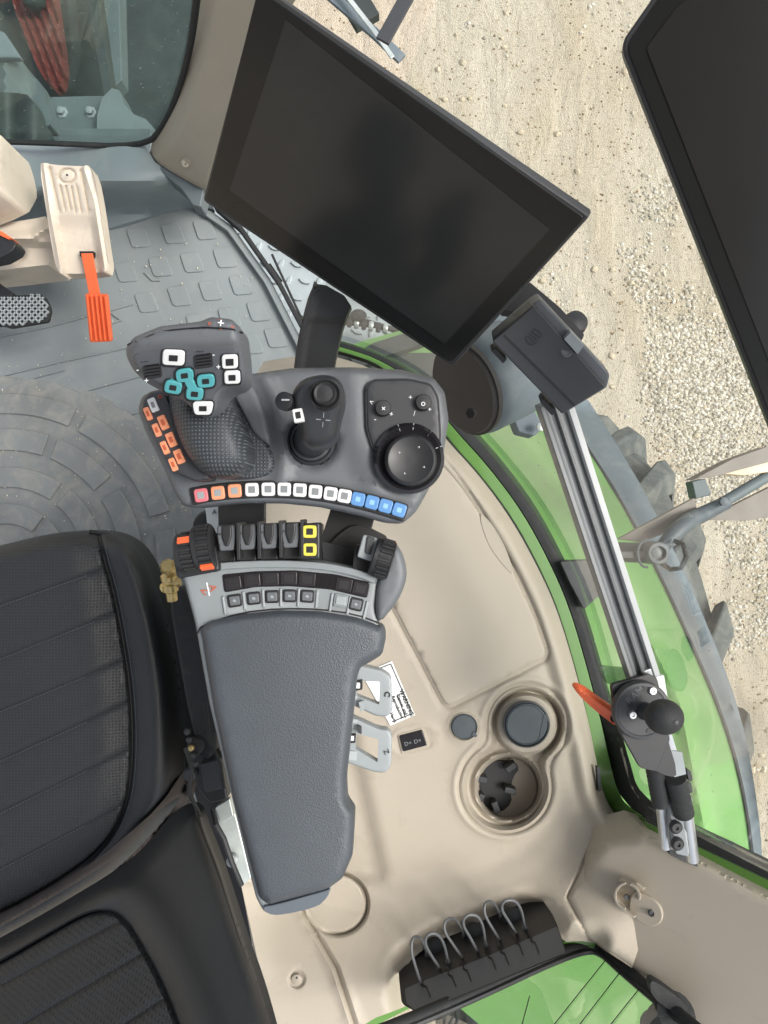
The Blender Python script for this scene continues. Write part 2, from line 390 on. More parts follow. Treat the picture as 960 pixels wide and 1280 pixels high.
def tube(name, pts, r, m, parent=None, res=10, cap=True, flat=1.0):
    pts = [Vector(p) for p in pts]; V = []; Fc = []; n = len(pts); rr = r if isinstance(r, (list, tuple)) else [r]*n; up = None
    for i, p in enumerate(pts):
        t = (pts[min(i+1, n-1)]-pts[max(i-1, 0)]).normalized()
        if up is None: s, up = frame_of(t)
        else: s = t.cross(up).normalized(); up = s.cross(t).normalized()
        for k in range(res):
            a = 2*math.pi*k/res; V.append(p+s*math.cos(a)*rr[i]+up*math.sin(a)*rr[i]*flat)
    for i in range(n-1):
        for k in range(res): Fc.append([i*res+k, i*res+(k+1) % res, (i+1)*res+(k+1) % res, (i+1)*res+k])
    if cap: Fc += [list(range(res-1, -1, -1)), list(range((n-1)*res, n*res))]
    return mk(name, V, Fc, m, parent)
def lathe(name, prof, c, ax, m, parent=None, res=32, ang=38):
    """profile (radius, height) turned about axis ax through c"""
    ax = Vector(ax).normalized(); s, u = frame_of(ax); V = []; Fc = []
    for r_, h in prof:
        for k in range(res):
            a = 2*math.pi*k/res; V.append(c+ax*h+(s*math.cos(a)+u*math.sin(a))*max(r_, 1e-5))
    for i in range(len(prof)-1):
        for k in range(res): Fc.append([i*res+k, i*res+(k+1) % res, (i+1)*res+(k+1) % res, (i+1)*res+k])
    Fc += [list(range(res-1, -1, -1)), list(range((len(prof)-1)*res, len(prof)*res))]
    return mk(name, V, Fc, m, parent, ang=ang)
def bar(name, a, b, wd, t, m, parent=None, up=(0, 0, 1), bev=.001):
    a, b = Vector(a), Vector(b); s, u = frame_of(b-a, Vector(up)); V = []
    for p in (a, b): V += [p+s*i*wd/2+u*j*t/2 for i, j in ((-1, -1), (1, -1), (1, 1), (-1, 1))]
    return mk(name, V, [[0, 1, 2, 3], [7, 6, 5, 4], [0, 4, 5, 1], [1, 5, 6, 2], [2, 6, 7, 3], [3, 7, 4, 0]], m, parent, bev)
def extr(name, sec, a, b, m, parent=None, up=(0, 0, 1), bev=0):
    a, b = Vector(a), Vector(b); s, u = frame_of(b-a, Vector(up)); n = len(sec)
    V = [p+s*x+u*y for p in (a, b) for x, y in sec]
    return mk(name, V, [list(range(n)), list(range(2*n-1, n-1, -1))]+[[i, n+i, n+(i+1) % n, (i+1) % n] for i in range(n)], m, parent, bev, ang=30)
def text(name, s, px, py, d, size, ang, m, parent=None, ext=.00015, align='CENTER'):
    """lettering lying on the surface at pixel (px, py); size in photo pixels, ang clockwise degrees in the picture"""
    f = fd(d); c = P(px, py, float(f(px, py))); ux = P(px+1, py, float(f(px+1, py)))-c; uy = P(px, py-1, float(f(px, py-1)))-c
    cu = bpy.data.curves.new('t', 'FONT'); cu.body = s; cu.size = 1; cu.align_x = align; cu.align_y = 'CENTER'; cu.extrude = 0; cu.offset = .018 if m is PRINT and s[0] in 'WCRH' else 0; cu.resolution_u = 3
    to = bpy.data.objects.new('t', cu); S.collection.objects.link(to); dg = bpy.context.evaluated_depsgraph_get(); dg.update()
    me = to.evaluated_get(dg).to_mesh(); ca, sa = math.cos(R(ang)), math.sin(R(ang)); n = ux.cross(uy).normalized(); V = []
    for v in me.vertices:
        x, y = v.co.x*size, v.co.y*size; V.append(c+ux*(x*ca+y*sa)+uy*(-x*sa+y*ca)+n*.0004)
    Fc = [list(p.vertices) for p in me.polygons]; to.to_mesh_clear() if False else None
    bpy.data.objects.remove(to); bpy.data.curves.remove(cu)
    N = len(V); V2 = V+[v-n*.0006 for v in V]
    cnt = {(f_[i], f_[(i+1) % len(f_)]) for f_ in Fc for i in range(len(f_))}
    sk = [[b, a, N+a, N+b] for a, b in cnt if (b, a) not in cnt]
    return mk(name, V2, Fc+sk, m, parent)
def ball(name, c, r, m, parent=None, sc=(1, 1, 1), res=16):
    V = []; Fc = []; nl = res//2
    for i in range(nl+1):
        t = math.pi*i/nl
        for k in range(res):
            a = 2*math.pi*k/res; V.append(c+Vector((math.sin(t)*math.cos(a)*r*sc[0], math.sin(t)*math.sin(a)*r*sc[1], math.cos(t)*r*sc[2])))
    for i in range(nl):
        for k in range(res): Fc.append([i*res+k, (i+1)*res+k, (i+1)*res+(k+1) % res, i*res+(k+1) % res])
    return mk(name, V, Fc, m, parent)
def key(name, x, y, w_, h, a, d, m, parent, sym=SYMB, r=3.5, t=.006, ring=.5, bev=.0012, hgt=.003, taper=0):
    """a raised push button with its symbol field as a sub-part"""
    if ring == .4 or ring == .45 or hgt == .003 and t == .005: slab('button_surround', rect(x, y, w_+3.5, h+3.5, a, r+1, taper), shift(fd(d), -.0006), .002, PRINT, parent, 0)
    f = shift(fd(d), -hgt); k = slab(name, rect(x, y, w_, h, a, r, taper), f, t, m, parent, bev)
    if sym: slab('key_symbol', rect(x, y, w_*ring, h*ring, a, 1), shift(f, -.0003), .0006, sym, k, 0)
    return k

# ------------------------------------------------------------------ the setting outside
g = mk('ground', [(-60, -60, 0), (60, -60, 0), (60, 60, 0), (-60, 60, 0)], [[0, 1, 2, 3]], ground_mat()); struct(g)
def stones(name, m, n, test, s0, s1):
    V = []; Fc = []; k = 0; tries = 0
    while k < n and tries < n*30:
        tries += 1; px = random.uniform(380, 1240); py = random.uniform(-120, 1350)
        if not test(px, py): continue
        c = P(px, py, CZ); s = random.uniform(s0, s1); b = len(V); a = random.uniform(0, 6.28); el = random.uniform(.6, 1)
        for i, (rr, z) in enumerate(((1, 0), (.72, .55))):
            for j in range(5):
                q = a+j*1.2566+i*.6; jr = rr*random.uniform(.75, 1.2)
                V.append(c+Vector((math.cos(q)*s*jr, math.sin(q)*s*jr*el, z*s*random.uniform(.8, 1.2)-.001)))
        V.append(c+Vector((0, 0, s*random.uniform(.65, .95))))
        for j in range(5):
            j2 = (j+1) % 5; Fc += [[b+j, b+j2, b+5+j], [b+j2, b+5+j2, b+5+j], [b+5+j, b+5+j2, b+10]]
        k += 1
    me = bpy.data.meshes.new(name); me.from_pydata(V, [], Fc); me.materials.append(m)
    o = bpy.data.objects.new(name, me); S.collection.objects.link(o); return stuff(o)
def gravel_field(x, y):
    v = noise.noise(Vector((x*.012, y*.012, 3)))*.5+noise.noise(Vector((x*.04, y*.04, 7)))*.35
    a = math.exp(-(((x-900)/75)**2+((y-520)/110)**2))*1.25+math.exp(-(((x-800)/28)**2+((y-355)/45)**2))*.8+math.exp(-(((x-835)/60)**2+((y-440)/60)**2))*.6+math.exp(-(((x-835)/30)**2+((y-265)/40)**2))*.6+math.exp(-(((x-960)/60)**2+((y-720)/120)**2))*.5
    return random.random() < max(0, (a*1.15+v*1.2-.27))*.9
stones('white_gravel', STONE, 9500, gravel_field, .004, .0135)['label'] = 'white crushed gravel lying on the sand beyond the tyre'
stones('small_pebbles', PEB, 5000, lambda x, y: random.random() < .25+noise.noise(Vector((x*.02, y*.02, 1))), .003, .008)['label'] = 'brown pebbles strewn over the dry sand'

stones('sand_clods', CLOD, 420, lambda x, y: random.random() < .3+1.2*noise.noise(Vector(((x*.9+y*.4)*.015, (y-.4*x)*.004, 5))), .008, .024)['label'] = 'small crumbling lumps of dry sand on the ground'

# rear wheel
TC = Vector((.485, -.75, 1.12))
wheel = thing('rear_wheel', 'big dusty lugged tractor tyre under the green fender', 'tyre', (TC.x, TC.y, 0))
prof = [(.62, -.29), (.80, -.295), (.93, -.29), (1.0, -.275), (1.035, -.20), (1.045, -.08), (1.048, 0), (1.045, .08), (1.035, .20), (1.0, .275), (.93, .29), (.80, .295), (.62, .29)]
lathe('tyre_carcass', prof, TC, (1, 0, 0), TYRE, wheel, 96)
lathe('rim', [(.62, -.2), (.6, -.1), (.3, .02), (.12, .03), (.12, .06)], TC, (1, 0, 0), RED, wheel, 48)
NL = 26
for i in range(NL):
    for s in (-1, 1):
        th = 2*math.pi*(i+(.5 if s < 0 else 0))/NL+.06
        sec = []
        for k in range(6):
            t = k/5; x = s*(.0+t*.30); a = th-.34*(t**1.15)*1.0
            rr = 1.045-.0*t-(.05*max(0, t-.75)/.25 if t > .75 else 0); hw = .030+.026*t
            sec.append([(x, a-hw, rr-.02), (x, a-hw*.75, rr+.045), (x, a+hw*.75, rr+.045), (x, a+hw, rr-.02)])
        sec.append([(s*.315, th-.34-.058, .9), (s*.318, th-.34-.035, .955), (s*.318, th-.34+.035, .955), (s*.315, th-.34+.058, .9)])
        V = [TC+Vector((q[0], math.sin(-q[1])*q[2], math.cos(q[1])*q[2])) for r_ in sec for q in r_]
        Fc = [[0, 1, 2, 3], [27, 26, 25, 24]]
        for k in range(6):
            for j in range(4): Fc.append([k*4+j, (k+1)*4+j, (k+1)*4+(j+1) % 4, k*4+(j+1) % 4])
        mk('tread_lug', V, Fc, TYRE, wheel, .014, 2)

def fender_d(rf, cap=1.95):
    def f(X, Y):
        q = (640-Y)/F; A = q*q+1; B = 2*(.75*q-(CZ-1.1)); Cc = .5625+(CZ-1.1)**2-rf*rf
        return np.minimum(cap, (-B-np.sqrt(np.maximum(0, B*B-4*A*Cc)))/(2*A))
    return f
fender = thing('green_fender', 'pale green painted fender arching over the rear tyre', 'fender', P(760, 900, 1.6))
gout = smooth([(380, 470), (420, 438), (460, 424), (520, 408), (570, 420), (660, 470), (722, 540), (780, 630), (835, 738), (872, 820), (902, 890), (925, 965), (940, 1050), (948, 1150), (950, 1330), (560, 1330), (560, 1000), (540, 700), (480, 560)], 1)
fold = [(560, 440), (640, 560), (700, 700), (760, 900), (780, 1100), (780, 1330)]
FD = fender_d(1.19)
relief('fender_panel', gout, lambda X, Y: FD(X, Y)-.012*np.exp(-(dpoly(X, Y, [(640, 540), (760, 690), (850, 880), (885, 1060), (885, 1330)])/9)**2), GREEN, fender, 12,
       feats=[([(640, 540), (760, 690), (850, 880), (885, 1060), (885, 1330)], 14)], thick=.02)
band_l = smooth([(700, 500), (722, 540), (780, 630), (835, 738), (872, 820), (902, 890), (925, 965), (940, 1050), (948, 1150), (950, 1330)], 1, False)
band_r = smooth([(735, 500), (765, 545), (815, 630), (866, 738), (900, 820), (925, 890), (941, 965), (952, 1050), (957, 1150), (960, 1330)], 1, False)
relief('fender_flare', band_l+band_r[::-1], lambda X, Y: FD(X, Y)+.004-.006*np.exp(-(dpoly(X, Y, offs(band_l, -16, False))/4)**2), FENDG, fender, 8, thick=.05)
ribbon('edge_seal', band_l, -1.5, 1.5, lambda x, y: float(FD(np.array(x), np.array(y)))-.004, .01, BLACKR, fender, 0)
relief('reflector', smooth([(865, 1062), (885, 1052), (935, 1060), (948, 1092), (880, 1092)], 1), shift(FD, -.03), FENDG, fender, 6, thick=.02)

# step plate outside the right corner
step = thing('chequer_plate_step', 'light steel chequer plate step seen beside the black display arm', 'step', P(420, 380, 2.15))
slab('plate', [(250, 200), (420, 210), (560, 330), (560, 470), (380, 520), (300, 420)], 2.15, .01, PLATE, step, 0)
for i in range(13):
    for j in range(12):
        x, y = 285+i*19+(j % 2)*9, 225+j*21
        if inside(np.array(x), np.array(y), [(270, 215), (420, 220), (550, 335), (550, 460), (390, 500), (310, 410)]):
            a = 25 if (i+j) % 2 else 115
            slab('raised_lozenge', [(x+u*math.cos(R(a))-v*math.sin(R(a)), y+u*math.sin(R(a))+v*math.cos(R(a))) for u, v in ((-8, 0), (-4, -2.3), (0, -3), (4, -2.3), (8, 0), (4, 2.3), (0, 3), (-4, 2.3))], 2.142, .01, PLATE, step, .002, 1)
tag(ribbon('door_sill_beam', [(440, 452), (470, 436), (520, 420), (560, 405)], -8, 12, 1.8, .05, OUTD), 'dark beam outside, between the step plate and the green fender', 'beam')
hose = thing('hose_bundle', 'black corrugated hoses lying over the steel step plate', 'hose', P(450, 402, 2.0))
tube('hose', [P(420, 402, 2.0), P(445, 404, 1.98), P(470, 407, 1.98), P(505, 414, 2.0)], .008, BLACKR, hose)
tube('hose', [P(425, 395, 2.02), P(450, 399, 2.0), P(480, 408, 2.0), P(505, 420, 2.0)], .006, BLACKR, hose)
for k in range(6): lathe('hose_clamp', [(.013, -.006), (.015, 0), (.013, .006)], P(437+k*9, 403+k*1.6, 1.98), (1, -.15, 0), STEEL if k % 2 else BLACKR, hose, 10)
ball('hose_coupling', P(448, 394, 1.96), .018, BLACKR, hose, (1.3, .9, 1))
tube('wiper_rod', [P(340, 318, 1.75), P(380, 405, 1.75)], .003, BLACKR, hose, 6)
tube('wiper_rod', [P(337, 330, 1.76), P(352, 352, 1.76)], .003, BLACKR, hose, 6)

# front right: pillar outside and mirror arms
pl = thing('front_grab_rail', 'pale metal rail and grey strip outside the top of the large display', 'rail', P(430, 10, 1.3))
ribbon('rail_face', [(360, -60), (405, -10), (470, 46), (500, 75)], -10, 3, 1.3, .008, FENDG, pl)
ribbon('rail_edge', [(395, -50), (432, -6), (468, 40), (490, 72)], -4, 2, 1.28, .004, STEEL, pl)
tag(bar('mirror_stay', P(478, 52, 1.2), P(540, -60, 1.2), .024, .006, DARK), 'dark flat bar slanting away at the top edge of the photo', 'bar')
tag(bar('door_hinge_arm', P(425, -30, 1.35), P(460, 30, 1.35), .05, .02, OUTD), 'dark plate partly hidden by the top of the large display', 'plate')

# ------------------------------------------------------------------ cab body
struct(mk('cab_underbody', [(-1.3, -1.3, 1.75), (.20, -1.3, 1.75), (.20, .42, 1.75), (-1.3, .42, 1.75), (-1.3, -1.3, 1.6), (.20, -1.3, 1.6), (.20, .42, 1.6), (-1.3, .42, 1.6)],
   [[0, 1, 2, 3], [7, 6, 5, 4], [0, 4, 5, 1], [1, 5, 6, 2], [2, 6, 7, 3], [3, 7, 4, 0]], OUTD))
fl = relief('floor', [(-160, 262), (130, 284), (245, 254), (288, 284), (335, 350), (372, 428), (392, 470), (392, 1250), (-160, 1250)], 1.65, FLOOR, None, 40, thick=.05); struct(fl)
def put(name, o_pts, d, t, m, bev=.001): return slab(name, o_pts, d, t, m, fl, bev, 2)
mo = fl
for x, y in ((173, 297), (216, 292), (256, 287), (157, 340), (200, 333), (240, 328), (281, 322), (183, 378), (224, 370), (263, 363), (301, 356), (247, 405), (287, 397), (323, 389), (345, 422), (314, 430), (268, 438)):
    put('raised_pad', rnd([(x-16, y-11), (x+7, y-14), (x+16, y+11), (x-8, y+13)], 5), 1.646, .006, FLOOR, .002)
for seg_ in (((0, 470), (75, 452), (160, 434)), ((-60, 432), (60, 408), (165, 380)), ((-60, 512), (20, 478), (80, 462)), ((135, 388), (150, 400), (120, 412)), ((70, 478), (100, 490), (175, 470)), ((140, 505), (165, 517), (185, 512)), ((180, 340), (190, 350), (200, 350))):
    ribbon('mat_ridge', list(seg_), -1.2, 1.2, 1.645, .006, FLOOR, fl, .0015)
wm = relief('worn_patch', smooth([(-160, 470), (40, 468), (150, 500), (215, 570), (260, 700), (260, 760), (-160, 760)], 2), 1.646, FLOORD, fl, 20, thick=.006)
for r0, r1, a0, a1 in ((214, 188, 18, 62), (214, 188, 66, 100), (170, 142, 8, 34), (170, 142, 40, 68), (170, 142, 72, 110), (122, 96, 5, 50), (122, 96, 56, 110), (76, 50, 0, 48), (76, 50, 52, 120), (214, 188, -25, 12)):
    pts = []
    n = 9
    for k in range(n+1):
        a = R(a0+(a1-a0)*k/n); pts.append((8+r0*math.cos(a), 705-r0*math.sin(a)))
    for k in range(n, -1, -1):
        a = R(a0+(a1-a0)*k/n); pts.append((8+r1*math.cos(a), 705-r1*math.sin(a)))
    put('curved_rib', pts, 1.640, .008, FLOORD, .003)
ribbon('mat_edge', [(245, 254), (288, 284), (335, 350), (375, 428), (398, 476)], -3, 6, 1.63, .03, FLOOR, fl, .003)
ribbon('door_seal', [(268, 256), (300, 284), (348, 352), (388, 428), (405, 462)], -3, 3, 1.61, .03, BLACKR, fl, .003)

bo = [(-160, 170), (0, 176), (60, 177), (120, 180), (182, 183), (194, 203), (240, 228), (252, 234), (250, 258), (238, 256), (130, 287), (0, 282), (-160, 300)]
def bulk_d(X, Y):
    edge = 236-.12*(X-60)+.0009*(X-60)**2*.3
    return 1.46+.19*ss(-4, 46, Y-edge)+.015*np.sin(X*.03)
struct(relief('front_bulkhead', bo, bulk_d, BULK, None, 7, thick=.12))

V = []; Fc = []
for k in range(520):
    x = random.uniform(-20, 390); y = random.uniform(300, 900) if random.random() < .7 else random.gauss(600, 50)
    if x > 330 and y < 470: continue
    c_ = P(x, y, 1.642); s_ = random.uniform(.0008, .0026); b_ = len(V); a_ = random.uniform(0, 6)
    V += [c_+Vector((math.cos(a_+j*1.57)*s_*random.uniform(.6, 1.2), math.sin(a_+j*1.57)*s_, 0)) for j in range(4)]+[c_+Vector((0, 0, s_))]
    Fc += [[b_+j, b_+(j+1) % 4, b_+4] for j in range(4)]
o = mk('floor_grit', V, Fc, mat('pale_grit', C(190, 184, 168), .9, var=.3, vs=90)); stuff(o)['label'] = 'pale sand grit scattered over the grey rubber floor mat'
# windscreen, its seal and what stands in front of it
YW = (640-181)*1.45/F
def wind_d(x, y): return YW*F/(640-y)
gl = [(-160, -60), (-160, 175), (0, 177), (60, 179), (181, 184), (205, 158), (224, 112), (238, 60), (246, 0), (252, -60)]
ws = thing('windscreen', 'dusty lower windscreen pane in its black rubber seal', 'windscreen', P(60, 180, 1.45))
n = len(gl); gv = [P(x, y, wind_d(x, y)) for x, y in gl]; gv += [v+Vector((0, .005, 0)) for v in gv]
mk('pane', gv, [list(range(n)), list(range(2*n-1, n-1, -1))], GLASSF, ws)
tube('rubber_seal', [P(x, y, wind_d(x, y)-.003) for x, y in smooth(gl[1:], 2, False)], .0055, BLACKR, ws, 8)
md = thing('bonnet_machinery', 'dark panels, grey plates and red ribbed wheel rim of the engine bay beyond the windscreen', 'engine bay', P(150, 60, 2.2))
slab('wheel_tyre', smooth([(-200, -160), (60, -140), (95, 0), (100, 90), (70, 122), (-10, 120), (-200, 60)], 2), 2.3, .3, OUTD, md, .03)
rim = relief('wheel_rim', smooth([(5, -60), (60, -60), (72, 20), (80, 75), (78, 105), (68, 112), (52, 95), (34, 55), (15, 5)], 1), lambda X, Y: 2.2+.012*np.cos((X-.38*Y)*.62), RED, md, 2.0, thick=.04)
ball('wheel_hub', P(42, -4, 2.15), .035, OUTD, md)
slab('dark_panel', [(-250, -300), (300, -300), (300, 330), (-250, 330)], 2.75, .05, OUTD, md, 0)
slab('side_panel', [(102, -40), (118, -40), (140, 118), (130, 119)], 2.0, .05, OUTD, md, .002)
slab('blue_grey_panel', [(105, -60), (148, -60), (152, 100), (132, 118)], 2.1, .06, HOODG, md, .003)
slab('hose_tray', [(62, 120), (146, 118), (158, 178), (60, 178)], 1.9, .06, HOODG, md, .006)
relief('curved_gusset', smooth([(122, 128), (146, 104), (160, 140), (190, 152), (200, 185), (120, 190)], 1), lambda X, Y: 1.86+.0006*(X-120), HOODG, md, 8, thick=.08)
for x in (78, 114):
    lathe('bolt', [(.016, 0), (.016, .003), (.010, .005), (.010, .015), (.005, .017)], P(x, 141, 1.9), (0, 0, 1), GREYH, md, 6)
slab('lower_ledge', [(-30, 158), (190, 160), (190, 195), (-30, 190)], 1.85, .05, HOODG, md, .006)
cv = thing('grey_air_duct', 'folded grey plastic cover behind the glass at the left edge', 'cover', P(20, 110, 1.8))
relief('duct_body', smooth([(-80, 40), (8, 58), (32, 80), (45, 112), (58, 175), (-80, 190)], 1), lambda X, Y: 1.75+.0015*np.abs(X-5)+.0006*Y, HOODG, cv, 8, thick=.1)
relief('duct_flap', smooth([(36, 95), (50, 100), (64, 148), (62, 158), (50, 155), (40, 120)], 1), 1.72, HOODG, cv, 5, thick=.05)
relief('dark_fold', smooth([(-80, 115), (20, 115), (40, 120), (60, 165), (70, 178), (-80, 178)], 1), lambda X, Y: 1.70+.02*np.sin(X*.12), OUTD, cv, 6, thick=.03)
slab('grey_fleck_mat', [(-60, 10), (5, 40), (26, 72), (-60, 70)], 1.78, .02, FENDG, cv, .004)

# A pillar trim
ao = smooth([(248, -80), (420, -80), (345, -20), (300, 100), (268, 190), (255, 232), (240, 226), (198, 204), (184, 186), (208, 155), (226, 110), (239, 60), (246, 0)], 1)
apl = plane3((220, 210, 1.43), (255, 232, 1.43), (290, -20, .98))
pil = thing('windscreen_pillar_trim', 'beige pillar trim curving up beside the windscreen, with a screw cap', 'pillar', P(225, 215, 1.45))
ledge = [(246, -60), (250, 0), (246, 60), (232, 118), (214, 160), (196, 190), (205, 204)]
def apd(X, Y): return apl(X, Y)+.035*(1-ss(4, 24, dpoly(X, Y, gl[3:])))+.02*np.exp(-((np.hypot(X-232, Y-204)-7)/1.6)**2)*.15
relief('pillar_cover', ao, apd, BEIGE, pil, 6, dense=[(232, 204, 11, 1.6)], rings=(2, 5), thick=.05)
lathe('screw_cap', [(.0075, 0), (.0075, .0025), (.006, .0035)], P(232, 204, float(apl(232, 204))+.001), (0, -.55, 1), BEIGE, pil, 20)
lathe('screw', [(.0014, .0), (.0014, .001)], P(232, 205, float(apl(232, 205))-.0035), (0, -.55, 1), PRINT, pil, 8)
slab('pillar_foot', [(184, 186), (198, 204), (240, 227), (256, 233), (251, 259), (240, 256), (226, 236), (190, 206)], 1.456, .05, mat('dark_grey_foot', C(84, 92, 96), .5), pil, .004)

# pedals
ped = thing('accelerator_pedal', 'beige fluted pedal cover with an orange foot lever, under the windscreen', 'pedal', P(95, 340, 1.6))
po = smooth([(49, 205), (56, 203), (66, 206), (104, 208), (109, 206), (116, 212), (124, 250), (131, 300), (137, 338), (122, 341), (105, 342), (83, 342), (72, 342), (66, 315), (58, 265)], 1)
flutes = [[(75, 233), (81, 261)], [(82, 233), (88, 261)], [(89, 234), (94, 262)], [(96, 234), (101, 262)], [(62, 210), (74, 262)], [(101, 213), (110, 262)]]
pbase = plane3((85, 210, 1.31), (120, 210, 1.31), (100, 340, 1.37))
def pdf(X, Y):
    e = np.minimum(dpoly(X, Y, [(50, 200), (58, 265), (72, 345)]), dpoly(X, Y, [(110, 204), (122, 250), (136, 340)]))
    d = pbase(X, Y)+.035*ss(150, 342, Y)*0+.016*ss(6, 13, e)*ss(255, 290, Y)+.004*ss(5, 9, e)
    for fl_ in flutes: d = d+.006*np.exp(-(dpoly(X, Y, fl_)/1.7)**2)
    r_ = np.hypot(X-84, (Y-220)*1.15); d = d+.005*np.exp(-((r_-10)/1.5)**2)
    return d+.006*(1-ss(0, 4, e))
relief('pedal_cover', po, pdf, BEIGEP, ped, 2.6, feats=[(f_, 2.2) for f_ in flutes]+[([(50, 207), (58, 265), (72, 341)], 9), ([(109, 208), (122, 250), (136, 338)], 9)], dense=[(84, 220, 13, 1.5)], rings=(1, 2), thick=.03)
lathe('cap_screw', [(.002, 0), (.002, .001)], P(84, 219, 1.309), (0, 0, 1), PRINT, ped, 8)
slab('orange_lever', [(101, 317), (115, 317), (125, 372), (112, 372)], plane3((101, 317, 1.358), (115, 317, 1.358), (118, 372, 1.395)), .006, ORANGE, ped, .001)
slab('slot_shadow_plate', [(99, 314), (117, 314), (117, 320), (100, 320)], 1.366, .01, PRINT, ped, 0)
pp = plane3((107, 368, 1.392), (133, 369, 1.392), (125, 427, 1.43))
pad = slab('foot_pad', rnd([(106, 367), (134, 368), (140, 427), (112, 428)], 3), pp, .008, ORANGE, ped, .001)
for k in range(5):
    u = .08+.21*k; bar('pad_rib', P(107+27*u, 369, float(pp(107+27*u, 369))-.003), P(113+27*u, 426, float(pp(113+27*u, 426))-.003), .0042, .007, ORANGE, pad, bev=.0012)
col = thing('steering_column_foot', 'beige column bracket joining the fluted pedal from the left edge', 'bracket', P(20, 310, 1.55))
def cdf(X, Y): return 1.42+.03*ss(296, 306, Y-.1*X)-.02*np.exp(-(dpoly(X, Y, [(-60, 300), (40, 296), (66, 280)])/5)**2)+.03*np.exp(-((np.hypot((X-22)/1.2, Y-318))/8)**4)
relief('bracket_body', smooth([(-80, 285), (0, 279), (40, 274), (62, 269), (70, 330), (30, 334), (0, 338), (-80, 345)], 1), cdf, BEIGEP, col, 4, thick=.1)
tag(relief('column_lower_cover', smooth([(-80, 130), (0, 165), (8, 185), (15, 215), (10, 225), (0, 240), (-80, 270)], 1), lambda X, Y: 1.3+.003*np.maximum(0, X), BEIGEP, None, 5, thick=.1), 'beige rounded cover cut off by the upper left edge', 'cover')
bk = thing('brake_lever_tip', 'black angular lever tip with a red edge at the left border', 'lever', P(5, 305, 1.35))
slab('lever_body', [(-40, 285), (0, 292), (14, 298), (20, 306), (16, 313), (0, 322), (-40, 330)], 1.34, .04, BLACK, bk, .003)
slab('red_edge', [(-40, 279), (2, 289), (14, 297), (10, 299), (0, 294), (-40, 287)], 1.335, .03, ORANGE, bk, .001)
bp_ = thing('brake_pedal', 'black pedal with a diamond cut rubber pad at the left edge', 'pedal', P(30, 390, 1.6))
bar('pedal_arm', P(-20, 350, 1.5), P(16, 375, 1.48), .025, .02, BLACK, bp_)
bpo = rnd([(-60, 374), (50, 367), (57, 372), (63, 386), (60, 402), (12, 410), (3, 407), (-60, 412)], 4)
slab('pedal_pad', bpo, 1.45, .012, BLACKR, bp_, .002)
for sgn in (-1, 1):
    for k in range(-10, 24):
        a = (k*8-40, 410); b = (k*8-40+sgn*42, 368)
        t0, t1 = 0, 1
        pts_ = [(a[0]+(b[0]-a[0])*t/12, a[1]+(b[1]-a[1])*t/12) for t in range(13)]
        ins = [q for q in pts_ if q[0] > -55 and bool(inside(np.array(q[0]), np.array(q[1]), bpo))]
        if len(ins) > 2: bar('grip_rib', P(*ins[0], 1.447), P(*ins[-1], 1.447), .0035, .004, GREYH, bp_, bev=.0006)

# ------------------------------------------------------------------ beige side console over the fender
sill = smooth([(330, 452), (395, 441), (425, 447), (470, 462), (520, 500), (556, 548), (600, 595), (640, 650), (673, 710), (697, 763), (720, 840), (737, 907), (747, 960), (757, 1003), (788, 1042)], 2, False)
con = thing('side_console', 'beige moulded side console with storage lid and cup holders over the fender', 'console', P(560, 800, 1.3))
rec_top = smooth([(742, 1178), (722, 1176), (704, 1178), (686, 1152), (672, 1136), (658, 1134), (638, 1141), (603, 1153), (576, 1165), (546, 1176), (518, 1195), (505, 1212), (505, 1240), (508, 1258)], 1, False)
cout = list(sill)+[(840, 1062), (790, 1210)]+[(760, 1190)]+list(rec_top)+[(470, 1272), (440, 1290), (340, 1290), (322, 1200), (300, 1100), (262, 900), (250, 700), (300, 500)]
cupA, cupB = (659, 906, 49), (632, 984, 56)
wallc = smooth([(380, 1075), (470, 1098), (560, 1092), (640, 1070), (690, 1020), (722, 950), (728, 880), (712, 800), (670, 700), (620, 600), (560, 520)], 2, False)
wall_out = list(wallc)+[(1000, 400), (1000, 1500), (300, 1500), (300, 1100)]
lid = rnd([(420, 610), (449, 676), (558, 884), (684, 820), (668, 772), (644, 720), (600, 643), (575, 605), (545, 567), (520, 545)], 10, 5)
ridge = [(448, 700), (455, 930), (492, 1104)]
rear_groove = [(378, 1138), (420, 1210), (446, 1290)]
def cup_sd(X, Y):
    a = np.hypot(X-cupA[0], Y-cupA[1])-cupA[2]; b = np.hypot(X-cupB[0], Y-cupB[1])-cupB[2]
    h = np.clip(.5+.5*(b-a)/22, 0, 1); return b*(1-h)+a*h-22*h*(1-h)
